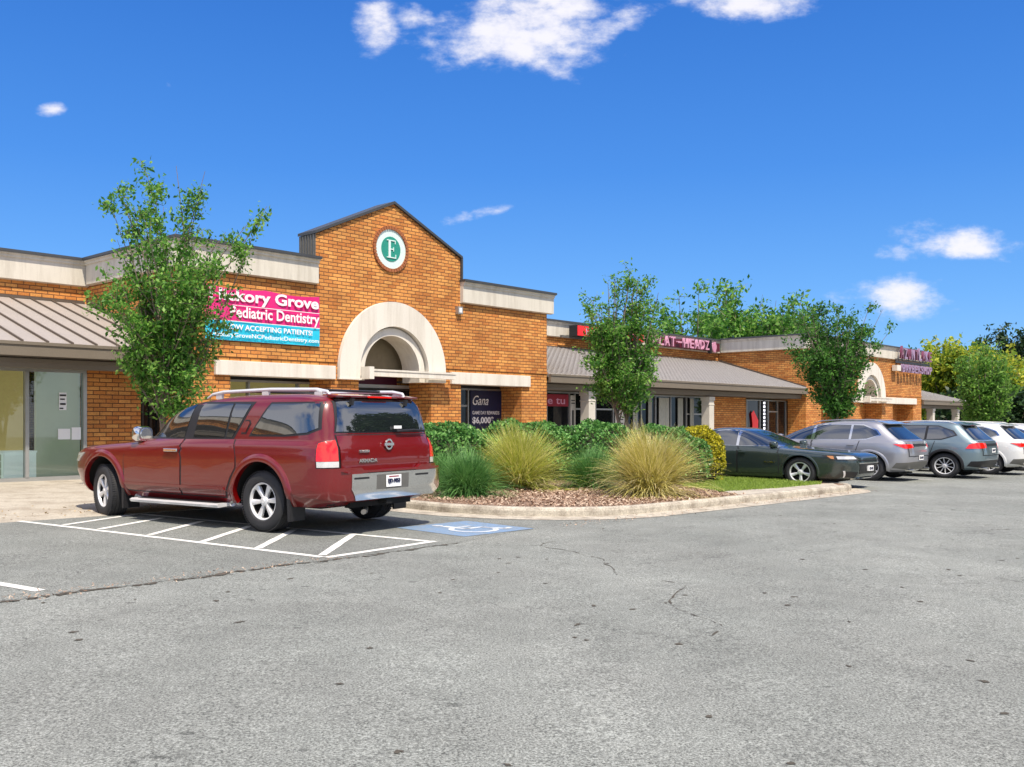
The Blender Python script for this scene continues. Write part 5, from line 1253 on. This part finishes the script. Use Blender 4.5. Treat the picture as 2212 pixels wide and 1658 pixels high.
tree('young_tree', 'leafy young tree in front of the pink banner, behind the burgundy SUV', at(358, 18.1), [(1.75,.5),(2.1,.8),(2.6,.9),(3.2,1.1),(3.8,1.45),(4.4,1.35),(5.2,1.15),(5.8,.9),(6.1,.4)], 1.5, 80, 21000, .046, M['leaf_a'], 11, G1, extra=[(1.9,.1,5.55),(1.6,.2,5.35),(1.75,0,5.2),(-1.1,.1,5.6),(.2,0,6.3),(.75,0,6.2),(-.35,0,6.1)], clump=.19, tr=.055)
tree('young_tree', 'leafy young tree rising from the hedge in front of the low canopy roof', at(1350, 26.5, .1), [(1.9,.55),(2.5,.95),(3.1,1.15),(3.8,1.1),(4.5,1.2),(4.95,1.1),(5.3,.7),(5.5,.3)], 1.6, 80, 17500, .051, M['leaf_a'], 23, G1, extra=[(.15,0,5.6),(-.3,.1,5.45),(.65,0,5.3)], clump=.2, tr=.075, stems=2)
tree('young_tree', 'leafy young tree behind the silver crossover, in front of the far block', at(1803, 33.5), [(1.9,.55),(2.6,.9),(3.4,1.1),(4.2,1.4),(4.8,1.55),(5.3,1.2),(5.8,.5)], 1.7, 84, 19000, .062, M['leaf_g'], 37, G1, extra=[(1.7,0,5.6),(1.3,0,5.9),(-1.2,0,5.5),(2.0,0,4.9)], clump=.24, tr=.07)
tree('young_tree', 'pale green young tree at the right beyond the end canopy', at(2126, 46), [(1.6,.5),(2.2,.9),(3.0,1.35),(4.0,1.3),(4.8,.9),(5.5,.3)], 1.1, 60, 11000, .09, M['leaf_pale'], 41, G1, clump=.3, tr=.08)
G2 = 'trees standing beyond the shopping centre'
def bigtree(label, px, Y, h, r, mat, seed, n=9000, ls=.24, low=.25, kind='broadleaf_tree', con=False):
    if con: pr = [(h*.12, r), (h*.5, r*.85), (h*.8, r*.5), (h, r*.18)]
    else: pr = [(h*low, r*.7), (h*.45, r), (h*.7, r*.95), (h*.88, r*.65), (h, r*.2)]
    return tree(kind, label, at(px, Y), pr, h*low*.8, 60, n, ls, mat, seed, G2, clump=.62, tr=.16, stems=2)
for lab, px, Y, h, r, mt, sd in (
    ('green tree behind the middle roof, leftmost of the row above the parapet', 1490, 62, 10.2, 3.6, 'leaf_a', 51),
    ('taller green tree behind the middle roof, just left of the far block', 1600, 66, 11.2, 4.4, 'leaf_a', 52),
    ('green tree behind the left corner of the far block parapet', 1710, 64, 10.6, 3.6, 'leaf_a', 53),
    ('green tree filling the skyline between the taller tree and the third young tree', 1655, 68, 10.2, 4.2, 'leaf_g', 55),
    ('darker green tree low behind the parapet left of the far block', 1550, 70, 9.6, 4.4, 'leaf_g', 56),
    ('low green tree peeking over the parapet between the first two young trees', 1440, 60, 8.0, 2.2, 'leaf_g', 54)):
    bigtree(lab, px, Y, h, r, M[mt], sd, 15000, .16)
for lab, px, Y, h, r, mt, sd, con in (
    ('yellow-green tree right of the far sign, above the end canopy', 2040, 78, 8.8, 3.8, 'leaf_y', 61, False),
    ('yellow-green tree at the right behind the pale young tree', 2118, 76, 8.4, 3.6, 'leaf_y', 62, False),
    ('yellow-green tree cut by the right edge', 2215, 70, 6.6, 3.4, 'leaf_y', 63, False),
    ('dark evergreen tree at the right, tallest on the skyline', 2165, 92, 12.6, 5.0, 'leaf_dark', 64, True),
    ('dark evergreen tree at the extreme right edge', 2226, 90, 11.6, 5.0, 'leaf_dark', 65, True),
    ('mid green tree behind the far sign', 1965, 95, 9.0, 4.4, 'leaf_g', 66, False),
    ('mid green tree on the skyline left of the dark evergreen', 2075, 98, 10.2, 4.8, 'leaf_g', 67, False),
    ('dark green tree under the end canopy', 2030, 88, 5.4, 4.2, 'leaf_dark', 68, False),
    ('dark green bushy tree behind the white crossovers', 2130, 70, 4.2, 3.6, 'leaf_dark', 69, False),
    ('low dark green tree behind the farthest white crossover', 2200, 66, 3.6, 3.0, 'leaf_dark', 70, False),
    ('low dark green tree at the end of the building', 2085, 74, 4.4, 3.0, 'leaf_dark', 71, False)):
    bigtree(lab, px, Y, h, r, M[mt], sd, 14000, .21, .08, con=con, kind='evergreen_tree' if con else 'broadleaf_tree')
# trees across the lot behind the camera, seen reflected in the car and shop glass
for k, (x, y, h, r) in enumerate(((31, 24.5, 17, 8), (38, 12, 10, 6), (33, 38, 9, 5))):
    t = tree('broadleaf_tree', ['broad dark tree far across the lot, tallest of the three outside the view', 'lower wide tree across the lot, nearest the viewpoint of the three', 'smallest broad tree across the lot, farthest of the three'][k], (x, y, gz(x)), [(h*.12, r*.7), (h*.4, r), (h*.75, r*.85), (h, r*.3)], h*.15, 90, 22000, .42, M['leaf_dark'], 80+k, 'trees across the lot', clump=.9, tr=.2, stems=1)
# shrubs: a dense leafy skin over a dark twiggy inside
def shrub(name, label, s, D, rx, ry, h, n, lsize, mat, seed, group=None, z0=.13, rag=.10, power=2.6, core=True, cat='shrub', rot=0):
    rnd = np.random.default_rng(seed); x, y, z = WZ(s, D, z0); root = empty(name, (x, y, z), PHI+rot, label=label, cat=cat, group=group)
    d = rnd.normal(size=(n, 3)); d[:, 2] = np.abs(d[:, 2])*1.2-.28; d /= np.linalg.norm(d, axis=1)[:, None]
    rr = (np.abs(d[:, 0])**power+np.abs(d[:, 1])**power+np.abs(d[:, 2])**power)**(-1/power)
    lump = 1+rag*(np.sin(d[:, 0]*7+seed)*np.cos(d[:, 1]*6+seed*2)+.6*np.sin(d[:, 2]*9+d[:, 0]*11))
    depth = 1-np.abs(rnd.normal(0, .07, n)); P = d*(rr*lump*depth)[:, None]
    P = P*np.array([rx, ry, h*.62])+np.array([0, 0, h*.38]); P = P[P[:, 2] > .02]
    V, F = leaf_quads(P, lsize, rnd, aspect=.55); link('foliage', np_mesh('foliage', V, F, mat), root)
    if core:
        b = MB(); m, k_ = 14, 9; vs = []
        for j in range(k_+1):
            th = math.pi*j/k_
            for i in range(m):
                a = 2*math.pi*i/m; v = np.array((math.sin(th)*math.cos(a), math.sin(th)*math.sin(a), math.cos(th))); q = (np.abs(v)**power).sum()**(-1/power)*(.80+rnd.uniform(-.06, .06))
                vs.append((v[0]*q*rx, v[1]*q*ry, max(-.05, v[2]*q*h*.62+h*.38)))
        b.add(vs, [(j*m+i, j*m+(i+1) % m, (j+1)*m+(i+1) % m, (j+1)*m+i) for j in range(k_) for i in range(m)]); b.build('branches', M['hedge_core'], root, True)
    return root
G3 = 'clipped hedge shrubs along the back of the island'
shrub('hedge_shrub', 'green clipped shrub at the left end of the hedge beside the SUV bumper', 13.9, 14.6, 1.45, .8, 1.29, 10000, .042, M['hedge_leaf'], 1, G3)
shrub('hedge_shrub', 'green clipped shrub behind the left straw grass clump', 16.6, 14.7, 1.5, .85, 1.36, 10000, .042, M['hedge_leaf'], 2, G3)
shrub('hedge_shrub', 'tall green clipped shrub in the middle of the hedge between the two grass clumps', 18.8, 14.2, 1.4, .9, 1.36, 10000, .042, M['hedge_leaf'], 3, G3)
shrub('hedge_shrub', 'green clipped shrub behind the right straw grass clump', 19.6, 12.9, 1.1, .9, 1.30, 9000, .042, M['hedge_leaf'], 4, G3)
shrub('hedge_shrub', 'lower green shrub beside the golden bush', 19.0, 11.9, .75, .6, 1.12, 6000, .04, M['hedge_leaf'], 5, G3)
shrub('golden_shrub', 'rounded golden yellow-green bush beside the dark sedan', 20.15, 12.1, .60, .60, 1.33, 8000, .034, M['gold_leaf'], 6, rag=.06, power=2.3)
# arching grass clumps
def clump(name, label, s, D, R_, H_, n, mat, seed, w=.006, droop=1.0, group=None, z0=.13, seedheads=False):
    rnd = np.random.default_rng(seed); x, y, z = WZ(s, D, z0); root = empty(name, (x, y, z), 0, label=label, cat='grass clump', group=group)
    sg = 6; V = np.empty((n, (sg+1)*2, 3)); F = []
    az = rnd.uniform(0, 2*math.pi, n); tilt = np.clip(np.abs(rnd.normal(0, .68, n)), 0, 1.42); L_ = H_*(.55+.55*rnd.beta(2.2, 1.6, n))*(1+.12*tilt)*(1+.12*np.sin(az*3+seed)+.10*np.sin(az*7+seed*3)); tilt = np.clip(tilt*(1+.25*np.sin(az*2+seed*2)), 0, 1.5)
    bx = rnd.normal(0, .09*R_, n); by = rnd.normal(0, .09*R_, n)
    p = np.stack([bx, by, np.zeros(n)], 1); ang = tilt.copy()
    side = np.stack([-np.sin(az), np.cos(az), np.zeros(n)], 1)
    tw = rnd.normal(0, .25, n)
    side[:, 2] = tw; 
    for k in range(sg+1):
        ww = w*(1-.8*(k/sg)**1.5)*(.7 if k == 0 else 1)
        V[:, 2*k] = p-side*ww; V[:, 2*k+1] = p+side*ww
        st = L_/sg; d = np.stack([np.sin(ang)*np.cos(az), np.sin(ang)*np.sin(az), np.cos(ang)], 1); p = p+d*st[:, None]; p[:, 2] = np.maximum(p[:, 2], .012)
        ang = ang+droop*(.10+.30*tilt*(k/sg))*rnd.uniform(.3, 1.9, n); az = az+rnd.normal(0, .07, n)
    V = V.reshape(-1, 3); base = (np.arange(n)*(sg+1)*2)[:, None]
    F = np.concatenate([base+np.array([[2*k, 2*k+1, 2*k+3, 2*k+2]]) for k in range(sg)])
    link('blades', np_mesh('blades', V, F, mat), root); return root
G4 = 'arching ornamental grass clumps in the mulch bed'
clump('grass_clump', 'large yellow-green arching grass clump, left of the two straw ones', 14.55, 12.95, 1.0, 1.22, 4800, M['blade_y'], 1, .0062, .62, G4)
clump('grass_clump', 'large dry straw-coloured grass clump overhanging the kerb, right of the two', 15.2, 10.2, 1.0, 1.22, 5600, M['blade_t'], 2, .0056, .75, G4)
clump('grass_clump', 'low blue-green fine-leaved grass beside the SUV rear bumper', 12.4, 12.3, 1.2, .85, 3600, M['blade_b'], 3, .0055, .9, G4)
clump('grass_clump', 'low blue-green fine-leaved grass between the two straw clumps', 15.9, 12.1, 1.2, .85, 3200, M['blade_b'], 4, .0055, .9, G4)
clump('grass_clump', 'small blue-green grass tuft at the left end of the hedge', 12.9, 13.6, .9, .8, 1500, M['blade_b'], 5, .0055, .8, G4)
